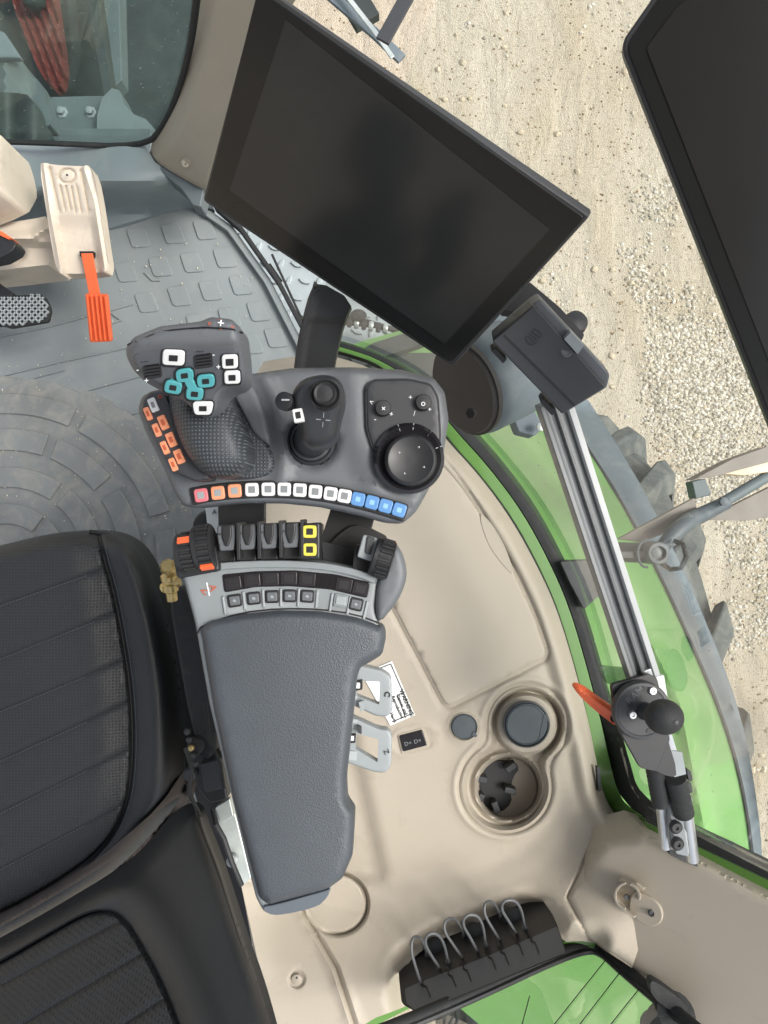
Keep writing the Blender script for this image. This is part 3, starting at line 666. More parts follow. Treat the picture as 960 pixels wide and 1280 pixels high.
def con_d(X, Y):
    d = 1.163+0*X
    sd_ = dpoly(X, Y, wallc)*np.where(inside(X, Y, wall_out), 1, -1)
    d = d-.10*ss(0, 170, sd_)*ss(960, 1100, Y)-.006*ss(-4, 26, sd_)
    d = d+.03*(1-ss(0, 14, dpoly(X, Y, sill)))                                  # edge rolling down to the door
    sl_ = dpoly(X, Y, sill); d = d-.007*np.exp(-((sl_-19)/7)**2)+.003*np.exp(-((sl_-34)/6)**2)
    left = X < (448+(Y-700)*.03+np.maximum(0, Y-930)*.19)
    lr = (448+(Y-700)*.03+np.maximum(0, Y-930)*.19)-X
    d = d+.012*ss(0, 22, lr)*(1-ss(1085, 1110, Y))*ss(885, 930, Y)
    d = d+.0035*np.exp(-((dpoly(X, Y, lid, True)-4)/2.4)**2)*np.where(inside(X, Y, lid), 0, 1)
    d = d+.005*np.exp(-(dpoly(X, Y, rear_groove)/1.6)**2)-.004*np.exp(-((dpoly(X, Y, rear_groove)-6)/3)**2)
    c = cup_sd(X, Y); d = d-.003*np.exp(-((c-8)/4)**2)
    d = d+.004*np.exp(-((c-2)/1.6)**2)+.026*ss(-2, -9, c)
    a = np.hypot(X-658, Y-905); d = d-.026*ss(41, 35, a)
    b = np.hypot(X-636, Y-984); d = d+.06*ss(43, 36, b)-.014*np.exp(-((b-41)/4)**2)
    r1 = np.hypot(X-421, Y-1130); d = d+.004*ss(40, 37, r1)+.010*np.exp(-((r1-38)/2.2)**2)*ss(-35, 10, X-421)
    r2 = np.hypot((X-371)/.9, (Y-1224)); d = d+.004*ss(13, 9, r2)
    r3 = np.hypot(X-580, Y-908); d = d-.003*np.exp(-((r3-19)/2.5)**2)
    sw = dpoly(X, Y, [(505, 929), (530, 923)]); d = d-.003*np.exp(-((sw-16)/3)**2)
    rr = dpoly(X, Y, rec_top); d = d+.035*(1-ss(0, 26, rr))
    # swell toward the rear pillar
    pc = dpoly(X, Y, [(790, 1046), (742, 1052), (709, 1122), (735, 1172), (800, 1215)])
    d = d+.006*np.exp(-(pc/2.2)**2)
    return d
relief('console_body', cout, con_d, BEIGE, con, 6.5,
       feats=[(offs(lid, 4), 4), (offs(lid, -4), 4), (rear_groove, 6), (ridge, 12), (rec_top, 6), (offs(rec_top, 14, False), 6), (offs(rec_top, -14, False), 6), (list(sill), 9), (offs(sill, 19, False), 8), (offs(sill, 33, False), 6), ([(790, 1046), (742, 1052), (709, 1122), (735, 1172), (800, 1215)], 4)],
       dense=[(659, 906, 66, 2, lambda x, y: (x-659)*-.36+(y-906)*.93 < 40), (632, 984, 70, 2, lambda x, y: (x-659)*-.36+(y-906)*.93 >= 41), (421, 1130, 46, 2, lambda x, y: True), (371, 1224, 15, 2), (580, 908, 24, 3), (517, 926, 30, 4)], thick=.09)
relief('storage_lid', lid, rounded(1.1600, lid, 5, .003), BEIGE2, con, 22, rings=(1.5, 3, 5), thick=.012)
ll = smooth([(597, 637), (616, 655), (634, 688), (644, 722), (628, 706), (608, 678)], 2)
slab('lid_finger_grip', ll, 1.1588, .002, BEIGE2, con, .0008)
def cap(x, y, r_, d, parent):
    o = lathe('socket_cap', [(r_, -.004), (r_, .002), (r_*.93, .0035), (r_*.9, .0025), (r_*.2, .003)], P(x, y, d), (0, 0, 1), FENDC, parent, 36)
    return o
FENDC = mat('slate_cap_plastic', C(64, 72, 76), .35, var=.08, vs=40)
sc = cap(658, 905, .033, 1.142, con)
slab('cap_tab', rnd([(680, 892), (686, 896), (681, 918), (673, 926)], 2), 1.1385, .006, FENDC, con, .001)
lathe('cap_rim', [(.0335, -.006), (.0372, -.002), (.0372, .002), (.0345, .003), (.0335, -.004)], P(658, 905, 1.143), (0, 0, 1), DARK, con, 36)
cap(580, 908, .0205, 1.158, con)
lathe('socket_ring', [(.0205, -.003), (.0235, .001), (.0235, .003), (.0215, .004), (.0215, 0)], P(580, 908, 1.162), (0, 0, 1), BEIGE, con, 32)
slab('cap_tab', rnd([(592, 914), (597, 920), (594, 922), (589, 919)], 1), 1.154, .004, FENDC, con, .0006)
pass
relief('cup_opening', smooth([(600, 962), (608, 956), (620, 951), (640, 952), (650, 960), (641, 972), (638, 988), (640, 1004), (626, 1016), (610, 1012), (600, 992)], 1), 1.236, PRINT, con, 6, thick=.006)
relief('well_floor', circ(634, 984, 37, 30), 1.242, BEIGE, con, 12, thick=.004)
for x, y, a in ((639, 960, -35), (638, 989, 15), (620, 1010, 70), (600, 1000, 120), (602, 975, 190)):
    slab('rubber_finger', rect(x, y, 15, 8, a, 2), 1.215, .018, DARK, con, .002)
lathe('screw_cap', [(.008, 0), (.008, .002), (.006, .003)], P(371, 1224, float(con_d(np.array(371.), np.array(1224.)))-.0005), (0, 0, 1), BEIGE, con, 20)
lathe('screw', [(.0014, .0), (.0014, .001)], P(371, 1222, float(con_d(np.array(371.), np.array(1224.)))-.0035), (0, 0, 1), PRINT, con, 8)
lathe('blanking_disc', [(.046, -.004), (.046, .001), (.0445, .0025), (.001, .0025)], P(419, 1130, float(con_d(np.array(419.), np.array(1130.)))), (0, 0, 1), BEIGE, con, 48)
# switch
sf = 1.158
swt = slab('switch_frame', rnd([(496, 917), (530, 909), (538, 934), (502, 943)], 3), sf+.002, .01, BEIGE, con, .002)
slab('switch', rnd([(499, 920), (528, 912.5), (534, 932), (504, 940)], 2), sf-.001, .008, GLOSS, con, .0015)
for x, y in ((510, 930), (522, 927)):
    text('switch_symbol', 'D', x-2, y, sf-.0015, 7, -14, SYMB, swt); text('switch_symbol', '*', x+3, y, sf-.0015, 8, -14, SYMB, swt)
# door sill strips
door = thing('side_door_frame', 'green door frame with black rubber seals curving round the side console', 'door frame', P(720, 800, 1.25))
fr_line = smooth([(380, 426), (403, 431), (432, 437), (479, 453), (528, 491), (564, 540), (608, 588), (649, 643), (682, 704), (706, 758), (729, 836), (746, 903), (757, 958), (768, 1000), (799, 1031), (850, 1054), (960, 1106), (1080, 1165)], 2, False)
cpl = plane3((740, 1060, 1.09), (760, 1190, 1.09), (980, 1260, .93))
def dfr(x, y):
    t = max(0, min(1, (x-765)/45)); return 1.205*(1-t)+t*(float(cpl(x, y))+.042)
wff = lambda x: (.4+.6*max(0, min(1, (x-470)/110)))*(1+.3*max(0, min(1, (x-735)/25))-.3*max(0, min(1, (x-790)/40)))
ribbon('frame_strip', fr_line, -5, 9, dfr, .03, GREEND, door, .003, wff)
ribbon('inner_gasket', fr_line, 9, 12, lambda x, y: dfr(x, y)-.006, .02, BLACKR, door, .002, wff)
ribbon('rubber_seal', fr_line, -24, -6, lambda x, y: dfr(x, y)+.006, .03, BLACKR, door, .003, wff)
gline = [(x+(p-x)*wff(x), y+(q-y)*wff(x)) for (x, y), (p, q) in zip(fr_line, offs(fr_line, -18, False))]
V = []; n = len(gline)
for i, (x, y) in enumerate(gline):
    a = P(x, y, dfr(x, y)+.0); V.append(a)
for i, (x, y) in enumerate(gline):
    a = V[i]; q = max(0, min(1, (a.y+.45)/.5)); V.append(Vector((a.x+.30, a.y+.34*q, CZ-.40)))
mk('glass_pane', V, [[i, i+1, n+i+1, n+i] for i in range(n-1)], GLASS, door)
slab('striker_bracket', rnd([(700, 702), (742, 700), (752, 716), (752, 742), (730, 762), (712, 728)], 3), 1.19, .03, DARK, door, .003)
slab('latch_tab', rnd([(746, 958), (750, 960), (752, 988), (748, 990)], 1.5), 1.16, .01, DARK, door, .001)
# dotted frit at the rear of the glass
V = []; Fc = []
for i in range(95):
    for j in range(6):
        t = i/94; x, y = 800+t*190, 1026+t*90-3-j*3.2
        r_ = 1.25-.16*j; b = len(V); dd = dfr(x, y)-.004
        V += [P(x+u*r_, y+v*r_, dd) for u, v in ((-1, 0), (0, 1), (1, 0), (0, -1))]; Fc.append([b, b+1, b+2, b+3])
o = mk('frit_dots', V, Fc, BLACKR, door); stuff(o)

# warning sticker
stk = thing('warning_sticker', 'white warning sticker stuck on the beige console behind the grey handles', 'sticker', P(487, 866, 1.161))
sq = [(452, 842), (490, 826.5), (519, 894), (488, 907)]
slab('sticker_sheet', sq, 1.1605, .0006, PAPER, stk, 0)
def sline(a, b, w_=1.1): ribbon('border_line', [a, b], -w_/2, w_/2, 1.1598, .0004, PRINT, stk, 0)
sline((456, 843), (488.5, 830)); sline((488.5, 830), (515.5, 892)); sline((515.5, 892), (490, 902.5)); sline((497, 869), (506, 865)); sline((497, 869), (507, 898))
text('warning_text', 'WARNING:', 508.5, 879, 1.1598, 7.2, 66, PRINT, stk)
text('warning_text', 'Cancer and', 502.5, 881, 1.1598, 5.8, 66, PRINT, stk)
text('warning_text', 'Reproductive', 497.0, 884, 1.1598, 5.6, 66, PRINT, stk)
text('warning_text', 'Harm', 491.5, 897, 1.1598, 5.6, 66, PRINT, stk)

# ------------------------------------------------------------------ rear corner
cp_out = smooth([(744, 1052), (792, 1044), (806, 1040), (870, 1072), (960, 1120), (1080, 1180), (1080, 1440), (960, 1370), (870, 1292), (780, 1208), (737, 1172), (710, 1130)], 1)
cpl = plane3((740, 1060, 1.09), (760, 1190, 1.09), (980, 1260, .93))
cpill = thing('rear_pillar_trim', 'beige rear pillar trim with a cup-shaped clip, lower right', 'pillar', P(760, 1120, 1.2))
def cpd(X, Y): return rounded(cpl, cp_out, 16, .02)(X, Y)
relief('pillar_cover', cp_out, cpd, BEIGE, cpill, 10, rings=(2, 5, 9, 14), thick=.08)
clip = thing('beige_cane_clip', 'beige plastic clip screwed on the rear pillar trim', 'clip', P(800, 1130, float(cpl(800, 1130))))
cf = lambda s: shift(cpl, s)
slab('clip_base', smooth([(790, 1112), (806, 1118), (822, 1128), (829, 1142), (826, 1155), (814, 1160), (800, 1154), (784, 1140)], 2), cf(-.004), .006, BEIGE, clip, .002)
for k, (a0, a1) in enumerate(((100, 262), (-75, 15))):
    V = []; Fc = []; c = (785, 1120) if k == 0 else (783, 1121)
    rr0, rr1 = (18, 14.5); n = 14
    for i in range(n+1):
        a = R(a0+(a1-a0)*i/n)
        for rad, h in ((rr0, .001), (rr0, -.030), (rr1, -.030), (rr1, .001)):
            x, y = c[0]+rad*math.cos(a), c[1]+rad*math.sin(a); V.append(P(x, y, float(cpl(x, y))+h))
    for i in range(n):
        for j in range(4): Fc.append([i*4+j, (i+1)*4+j, (i+1)*4+(j+1) % 4, i*4+(j+1) % 4])
    Fc += [[0, 1, 2, 3], [4*n+3, 4*n+2, 4*n+1, 4*n]]
    mk('clip_jaw', V, Fc, BEIGE, clip, .0012)
bar('clip_flange', P(775, 1099, float(cpl(775, 1099))-.012), P(790, 1105, float(cpl(790, 1105))-.012), .003, .012, BEIGE, clip)
bar('clip_flange', P(796, 1103, float(cpl(796, 1103))-.010), P(806, 1111, float(cpl(806, 1111))-.010), .003, .012, BEIGE, clip)
bar('clip_flange', P(768, 1127, float(cpl(768, 1127))-.010), P(794, 1146, float(cpl(794, 1146))-.010), .003, .012, BEIGE, clip)
lathe('screw', [(.005, 0), (.005, .002), (.003, .003), (.002, .001)], P(814, 1141, float(cpl(814, 1141))-.0045), (0, 0, 1), DARK, clip, 16)
lathe('screw', [(.004, 0), (.004, .002), (.002, .002)], P(783, 1121, float(cpl(783, 1121))-.002), (0, 0, 1), DARK, clip, 16)

bush = thing('cable_pass_through', 'black split rubber cable plate with six grey cord loops beside the rear window', 'cable plate', P(600, 1200, 1.1))
bo_ = rnd([(498, 1215), (508, 1185), (540, 1165), (600, 1142), (650, 1122), (675, 1124), (696, 1154), (708, 1192), (522, 1266), (502, 1255)], 6)
bf = plane3((540, 1170, 1.17), (660, 1130, 1.15), (560, 1240, 1.03))
def bdf(X, Y): return bf(X, Y)-.015*ss(1150, 1190, Y+.42*(X-600))
relief('plate_body', bo_, bdf, BLACK, bush, 5, thick=.02)
bdf1 = lambda x, y: float(bdf(np.array(float(x)), np.array(float(y))))
for i, (x, y) in enumerate(((524, 1225), (556, 1212), (575, 1205), (606, 1190), (622, 1184), (640, 1172), (660, 1170))):
    pts_ = [(x-3, y-14), (x, y), (x+5, y+1), (x+4, y+7), (x+9, y+9), (x+14, y+22)]
    ribbon('split_line', pts_, -.7, .7, lambda a, b: bdf1(a, b)-.0022, .003, PRINT, bush, 0)
lowb = rnd([(506, 1238), (545, 1222), (608, 1198), (660, 1176), (697, 1160), (707, 1191), (522, 1266), (508, 1254)], 3)
relief('lower_flap', lowb, lambda X, Y: bdf(X, Y)-.001, GREY, bush, 6, thick=.004)
for i in range(3):
    x, y = 545+i*48, 1186-i*19
    ball('cable_grommet', P(x, y, bdf1(x, y)), .017, BLACKR, bush, (1.1, 1, .8))
for lp in (((526, 1229), (520, 1210), (514, 1190), (515, 1172), (524, 1170), (531, 1182), (534, 1194)),
           ((549, 1209), (540, 1196), (531, 1180), (533, 1168), (546, 1166), (555, 1178), (560, 1202)),
           ((577, 1196), (566, 1180), (555, 1164), (556, 1150), (567, 1147), (575, 1156), (580, 1170)),
           ((596, 1188), (588, 1172), (578, 1156), (581, 1144), (596, 1143), (604, 1156), (607, 1181)),
           ((624, 1174), (614, 1158), (605, 1142), (606, 1128), (615, 1126), (621, 1134), (626, 1146)),
           ((645, 1166), (635, 1150), (626, 1136), (630, 1125), (644, 1125), (652, 1137), (656, 1160))):
    q = smooth(lp, 3, False); n = len(q); d0, d1 = bdf1(*lp[0]), bdf1(lp[-1][0], max(lp[-1][1], 1150))
    pts_ = [P(x, y, d0+(d1-d0)*k/(n-1)-.003-.045*math.sin(math.pi*k/(n-1))**.8) for k, (x, y) in enumerate(q)]
    tube('cord_loop', pts_, .0021, mat('cord_grey', C(84, 86, 88), .5), bush, 8)
    ball('cord_tip', pts_[-1], .0042, GREY, bush, res=10)
rw = thing('rear_window', 'rear window with black seal and thin heating wires, lower edge of the photo', 'window', P(740, 1190, 1.1))
YR = (640-1192)*1.12/F
def rwd(x, y): return YR*F/(640-y)
rl = smooth([(420, 1310), (505, 1278), (600, 1237), (690, 1195), (735, 1179), (752, 1184), (775, 1206), (830, 1252), (900, 1310)], 2, False)
tube('rubber_seal', [P(x, y, rwd(x, y)-.004) for x, y in rl], .0085, BLACKR, rw, 10)
tube('inner_seal', [P(x, y+9, rwd(x, y+9)-.0) for x, y in rl], .004, BLACK, rw, 8)
rp = [(x, y) for x, y in rl]+[(900, 1400), (420, 1400)]
n = len(rp); mk('pane', [P(x, y, rwd(x, y)) for x, y in rp], [list(range(n))], GLASS, rw)
for (a, b) in (((690, 1284), (757, 1200)), ((722, 1284), (776, 1214)), ((756, 1290), (802, 1232)), ((650, 1290), (662, 1245))):
    tube('heating_wire', [P(*a, rwd(*a)-.003), P(*b, rwd(*b)-.003)], .0007, PRINT, rw, 5)
tag(ribbon('green_window_flange', [(430, 1290), (470, 1272), (510, 1252)], -9, 9, 1.12, .02, GREEND), 'dark green body flange below the beige console at the bottom edge', 'panel')
tag(ribbon('green_corner_flange', [(700, 1182), (722, 1172), (745, 1176)], -2, 10, 1.13, .02, GREEND), 'small green flange at the corner of the rear window', 'panel')
bel = thing('rubber_bellows', 'black ribbed rubber bellows at the rear window, bottom right', 'bellows', P(830, 1255, 1.0))
pr = []
for k in range(7): pr += [(.012+.002*k*.6, k*.009), (.02+.002*k*.6, k*.009+.0045)]
lathe('bellows_body', pr, P(824, 1275, 1.03), (.1, .55, .6), BLACKR, bel, 20, ang=80)
ball('bellows_end', P(818, 1282, 1.03), .02, BLACKR, bel)
relief('bellows_flange', smooth([(812, 1226), (822, 1228), (860, 1256), (858, 1270), (838, 1264), (815, 1246)], 1), .985, BLACKR, bel, 6, thick=.015)

# ------------------------------------------------------------------ seat
seat = thing('tractor_seat', 'black leather driver seat with perforated panels, lower left', 'seat', P(60, 950, 1.6))
so = smooth([(-160, 720), (0, 682), (60, 667), (112, 662), (150, 668), (178, 690), (200, 740), (216, 795), (227, 860), (233, 930), (233, 985), (215, 1015), (150, 1085), (60, 1150), (-160, 1260)], 2)
seam = smooth([(121, 640), (127, 690), (141, 735), (154, 800), (164, 870), (166, 950), (158, 1010), (130, 1062), (70, 1105), (0, 1143), (-160, 1215)], 2, False)
chans = [[(-160, 808), (7, 753), (135, 708)], [(-160, 882), (0, 822), (149, 763)], [(-160, 948), (0, 888), (160, 822)], [(-160, 1012), (0, 950), (164, 875)], [(-160, 1080), (0, 1015), (165, 934)], [(-160, 1150), (0, 1085), (160, 1002)]]
inner_seat = list(seam)+[(-300, 1215), (-300, 640)]
def seat_d(X, Y, ch=1):
    ins = inside(X, Y, inner_seat); s = dpoly(X, Y, seam)
    d = 1.12-.028*np.exp(-((s-30)/24)**2)*np.where(ins, 0, 1)+.012*np.exp(-(s/2.6)**2)
    for c in chans: d = d+ch*np.where(ins, .0025*np.exp(-(dpoly(X, Y, c)/2.6)**2)-.0012*np.exp(-((dpoly(X, Y, c)-9)/6)**2), 0)
    d = d-.01*np.where(ins, ss(0, 45, s), 0)+.09*ss(10, 90, s)*np.where(ins, 0, 1)*ss(1000, 1080, Y)
    t = np.clip(dpoly(X, Y, so, True)/30, 0, 1); return d+.075*(1-np.sqrt(np.maximum(0, 1-(1-t)**2)))
def stitches(name, line_, d, parent):
    V = []; Fc = []; q = dens(line_, 4.2, False)
    for (ax_, ay_), (bx_, by_) in zip(q[:-1], q[1:]):
        ex, ey = ax_+(bx_-ax_)*.62, ay_+(by_-ay_)*.62; L_ = math.hypot(ex-ax_, ey-ay_) or 1; nx, ny = -(ey-ay_)/L_*.45, (ex-ax_)/L_*.45; b_ = len(V)
        V += [P(x_, y_, float(d(np.array(x_), np.array(y_)))-.0008) for x_, y_ in ((ax_+nx, ay_+ny), (ex+nx, ey+ny), (ex-nx, ey-ny), (ax_-nx, ay_-ny))]; Fc.append([b_, b_+1, b_+2, b_+3])
    stuff(mk(name, V, Fc, THREAD, parent))
THREAD = mat('grey_thread', C(84, 88, 92), .7)
relief('seat_cushion', so, lambda X, Y: seat_d(X, Y, 0), SEATL, seat, 7, feats=[(list(seam), 5)], rings=(1.5, 4, 8, 14), thick=.05)
ins_o = [q for q in seam if q[1] > 676 and q[0] > -160]
# perforated insert lies on the cushion just inside the seam
pin = offs(ins_o, 2.2, False)
pin2 = [(121, 672), (60, 674), (0, 689), (-155, 726)]
po_ = [q for q in pin if q[1] > 676]+[(-155, 1212)][:0]+[(-155, 726), (0, 690), (60, 675)]
relief('perforated_insert', po_, lambda X, Y: seat_d(X, Y)-.006, SEATP, seat, 6, feats=[(c, 6) for c in chans], rings=(1, 3), thick=.006)
stitches('stitching', [q for q in offs(seam, -5, False) if 676 < q[1] < 1100 and q[0] > 0], lambda X, Y: seat_d(X, Y, 0), seat)
for c_ in chans: stitches('stitching', [(x, y+2.2) for x, y in dens(c_, 30, False) if x < 128], lambda X, Y: seat_d(X, Y)-.006, seat)
tube('seam_piping', [P(x, y, float(seat_d(np.array(x), np.array(y)))-.002) for x, y in dens(seam, 8, False) if y > 668 and y < 1130], .0018, SEATD, seat, 6)
tube('edge_piping', [P(x, y, 1.16) for x, y in smooth([(112, 664), (150, 672), (176, 696), (197, 745), (212, 800), (222, 860), (228, 930), (229, 985)], 2, False)], .003, SEATD, seat, 6)
slab('seat_shell', smooth([(150, 680), (185, 700), (214, 790), (232, 860), (238, 960), (236, 1010), (150, 1010)], 1), 1.22, .06, DARK, seat, .006)
bo2 = smooth([(-160, 1262), (0, 1178), (60, 1144), (150, 1090), (185, 1056), (212, 1022), (236, 1008), (250, 1012), (257, 1036), (274, 1078), (290, 1128), (308, 1185), (328, 1240), (352, 1330), (-160, 1330)], 2)
bseam = smooth([(-160, 1290), (0, 1205), (60, 1170), (105, 1144), (135, 1138), (155, 1148), (175, 1180), (200, 1225), (222, 1280), (240, 1330)], 2, False)
bch = [[(-160, 1318), (0, 1233), (155, 1148)], [(-60, 1332), (30, 1280), (186, 1187)], [(120, 1302), (157, 1280), (214, 1243)]]
bin_ = list(bseam)+[(-160, 1400)]
bpl = plane3((0, 1190, .97), (230, 1020, .97), (150, 1300, .80))
def bk_d(X, Y, ch=1):
    ins = inside(X, Y, bin_); s = dpoly(X, Y, bseam)
    d = bpl(X, Y)-.02*np.exp(-((s-30)/26)**2)*np.where(ins, 0, 1)+.01*np.exp(-(s/2.6)**2)
    for c in bch: d = d+ch*np.where(ins, .0025*np.exp(-(dpoly(X, Y, c)/2.6)**2)-.0012*np.exp(-((dpoly(X, Y, c)-9)/6)**2), 0)
    t = np.clip(dpoly(X, Y, bo2, True)/26, 0, 1); return d+.05*(1-np.sqrt(np.maximum(0, 1-(1-t)**2)))
relief('backrest', bo2, lambda X, Y: bk_d(X, Y, 0), SEATL, seat, 7, feats=[(list(bseam), 5)], rings=(1.5, 4, 8, 14), thick=.02)
bins = [q for q in offs(bseam, 2.2, False) if q[1] < 1328 and q[0] > -158]
relief('perforated_insert', bins+[(-150, 1328)], lambda X, Y: bk_d(X, Y)-.006, SEATP, seat, 6, feats=[(c, 6) for c in bch], rings=(1, 3), thick=.006)
tube('edge_piping', [P(x, y, float(bpl(x, y))+.02) for x, y in smooth([(246, 1014), (251, 1040), (268, 1080), (283, 1130), (300, 1185), (318, 1240), (338, 1310)], 2, False)], .0028, SEATD, seat, 6)
relief('rear_fabric', smooth([(230, 962), (200, 1008), (150, 1052), (100, 1090), (0, 1142), (-160, 1214), (-160, 1262), (0, 1184), (60, 1150), (150, 1098), (212, 1030), (237, 1008)], 1), lambda X, Y: seat_d(X, Y, 0)-.009+.11*ss(20, 0, dpoly(X, Y, bo2, True)), mat('brown_black_fabric', C(62, 56, 52), .8, var=.2, vs=30), seat, 3.5, thick=.05)

sm = thing('seat_side_mechanism', 'black adjuster mechanism and steel plate between the seat and armrest', 'mechanism', P(260, 950, 1.3))
slab('side_cover', smooth([(209, 745), (216, 735), (236, 733), (262, 860), (275, 930), (255, 960), (236, 900), (225, 840)], 1), 1.0, .2, BLACKR, sm, .006)
slab('mount_bracket', rnd([(236, 930), (272, 925), (285, 1000), (262, 1005), (245, 985)], 4), 1.05, .1, BLACK, sm, .004)
slab('recess_panel', [(225, 930), (290, 920), (345, 1180), (300, 1180), (260, 1050)], 1.25, .05, BLACK, sm, .002)
slab('rail_block', rnd([(248, 955), (276, 950), (282, 985), (256, 992)], 3), 1.0, .05, DARK, sm, .004)
lathe('adjuster_knob', [(.012, -.01), (.014, 0), (.011, .006), (.006, .007)], P(246, 932, 1.0), (0, 0, 1), BLACK, sm, 20)
lathe('adjuster_knob', [(.01, -.01), (.01, 0), (.008, .006), (.004, .007)], P(238, 968, 1.0), (0, 0, 1), DARK, sm, 20)
for k in range(5):
    ball('cable_fitting', P(234+k*2.5, 915+k*10, .99), .005, BRASS if k == 2 else DARK, sm, res=8)
tube('cable', [P(257, 880, .97), P(262, 925, .96), P(276, 955, .97), P(280, 985, .99)], .0022, BLACKR, sm)
tube('cable', [P(232, 935, .97), P(240, 960, .96), P(236, 990, .97), P(250, 1020, .99)], .003, BLACKR, sm)
slab('steel_plate', [(268, 1012), (288, 1000), (296, 1025), (314, 1098), (303, 1108), (290, 1075), (278, 1045)], 1.08, .012, STEEL, sm, .0015)
slab('steel_plate_step', [(269, 1010), (287, 998), (292, 1020), (276, 1030)], 1.07, .012, STEEL, sm, .0015)
lathe('round_stud', [(.008, 0), (.009, .01), (.006, .012)], P(292, 1073, 1.075), (0, 0, 1), GREYH, sm, 18)
tube('spring_edge', [P(266, 1012, 1.05), P(270, 1030, 1.04), P(280, 1048, 1.05), P(290, 1078, 1.05), P(302, 1106, 1.06)], .004, BLACK, sm, 8)
slab('bracket_edge', [(300, 1100), (312, 1098), (318, 1130), (352, 1285), (335, 1285)], 1.12, .03, BEIGEP, sm, .001)
br = thing('brass_valve', 'small brass fitting between the seat corner and the armrest wheels', 'valve', P(212, 722, 1.0))
lathe('valve_body', [(.007, -.02), (.0075, -.008), (.010, -.006), (.010, .003), (.007, .005), (.007, .008), (.011, .010), (.011, .016), (.008, .019), (.008, .022), (.010, .024), (.009, .032), (.005, .034)], P(213, 733, .96), (-.05, 1, .3), BRASS, br, 14)
tube('valve_elbow', [P(206, 735, .97), P(215, 729, .96), P(224, 725, .96)], .008, BRASS, br, 10)
lathe('valve_cap', [(.009, -.01), (.011, -.004), (.011, .004), (.007, .01)], P(211, 709, .94), (0, .2, 1), BRASS, br, 8)

# ------------------------------------------------------------------ armrest with its controls
arm = thing('control_armrest', 'grey armrest with a padded top, key strips and thumbwheels right of the seat', 'armrest', P(340, 940, 1.2))
AD = .80
body = rnd([(227, 714), (262, 705), (330, 701), (400, 703), (448, 713), (473, 724), (468, 760), (474, 780), (470, 800), (440, 830), (425, 990), (432, 1010), (413, 1115), (395, 1134), (350, 1144), (330, 1140), (320, 1122), (262, 880), (244, 778)], 6)
relief('armrest_body', body, rounded(AD, body, 5, .006), GREYL, arm, 9, rings=(1.5, 3, 5), thick=.06)
padp = smooth(rnd([(250, 786), (262, 776), (300, 768), (350, 763), (400, 764), (445, 771), (480, 783), (483, 795), (478, 818), (462, 828), (450, 834), (446, 850), (441, 900), (433, 975), (434, 1002), (444, 1016), (441, 1068), (428, 1098), (408, 1112), (336, 1131), (324, 1122), (292, 1000), (268, 890)], 5), 1)
def pad_d(X, Y):
    t = np.clip(dpoly(X, Y, padp, True)/11, 0, 1)
    return AD-.02+.004*((X-350)/100)**2+.019*(1-np.sqrt(np.maximum(0, 1-(1-t)**2)))
relief('arm_pad', padp, pad_d, LEATHER, arm, 7, rings=(.8, 2, 4, 7, 10), thick=.02)
ribbon('pad_seam', smooth([(246, 792), (252, 782), (300, 766), (350, 760.5), (400, 761.5), (445, 768), (474, 779)], 1, False), -1, 1, AD-.0008, .004, PRINT, arm, 0)
ribbon('front_lip', smooth([(228, 715), (262, 706), (330, 702), (400, 704), (448, 714), (472, 724)], 2, False), -2, 7, AD-.006, .03, GREYL, arm, .003)
# displays strip
strip = [(277, 718), (320, 714), (368, 713), (420, 718), (463, 728), (459, 748), (412, 737), (362, 733), (320, 734), (280, 741)]
slab('upper_key_strip', rnd(strip, 4), AD-.0012, .004, GLOSS, arm, .0012)
for x, y, a in ((291, 729, -9), (315, 725.5, -5), (338, 724, -2), (361, 723, 1), (384, 724.5, 4), (430, 731, 10), (451, 736, 13)):
    k_ = key('unlit_key', x, y, 20, 16, a, AD-.001, KEYD, arm, PRINT, 2, .002, .62, .0006, .0012)
for x, y, a, lt in ((293, 751, -9, 0), (317, 748, -6, 0), (340, 746, -2, 0), (362, 745, 1, 0), (384, 745.5, 4, 0), (426, 751, 9, 1), (445, 755.5, 13, 0)):
    slab('key_well', rect(x, y+5, 21, 22, a, 3), AD-.0004, .002, GREYH if not lt else GREYL, arm, .0004)
    bz = slab('key_bezel', rect(x, y, 17.5, 16, a, 3), AD-.0028, .004, PRINT if not lt else GREYL, arm, .0008)
    slab('key_cap', rect(x, y, 13, 11.5, a, 2), AD-.0042, .003, GREY if not lt else GREYH, arm, .001)
    if not lt: slab('key_symbol', rect(x, y, 4, 3, a+20, 1), AD-.0046, .0006, GREYH, bz, 0)
for x, y, a in ((280, 763, -9), (305, 757, -6), (329, 754, -3), (351, 753, 0), (373, 753, 3), (396, 755, 5), (414, 759, 9), (436, 763, 11), (457, 769, 13)):
    slab('key_divider', rect(x, y-6, 3.2, 23, a, 1.4), AD-.0025, .004, GREYH, arm, .001)
text('triangle_symbol', 'V', 254, 739, AD-.0008, 13, 115, ORANGED, arm); text('triangle_symbol', 'A', 266, 735, AD-.0008, 13, 75, ORANGED, arm)
slab('white_mark', rect(260, 736.5, 1.7, 17, -12), AD-.001, .0006, WHITEP, arm, 0)
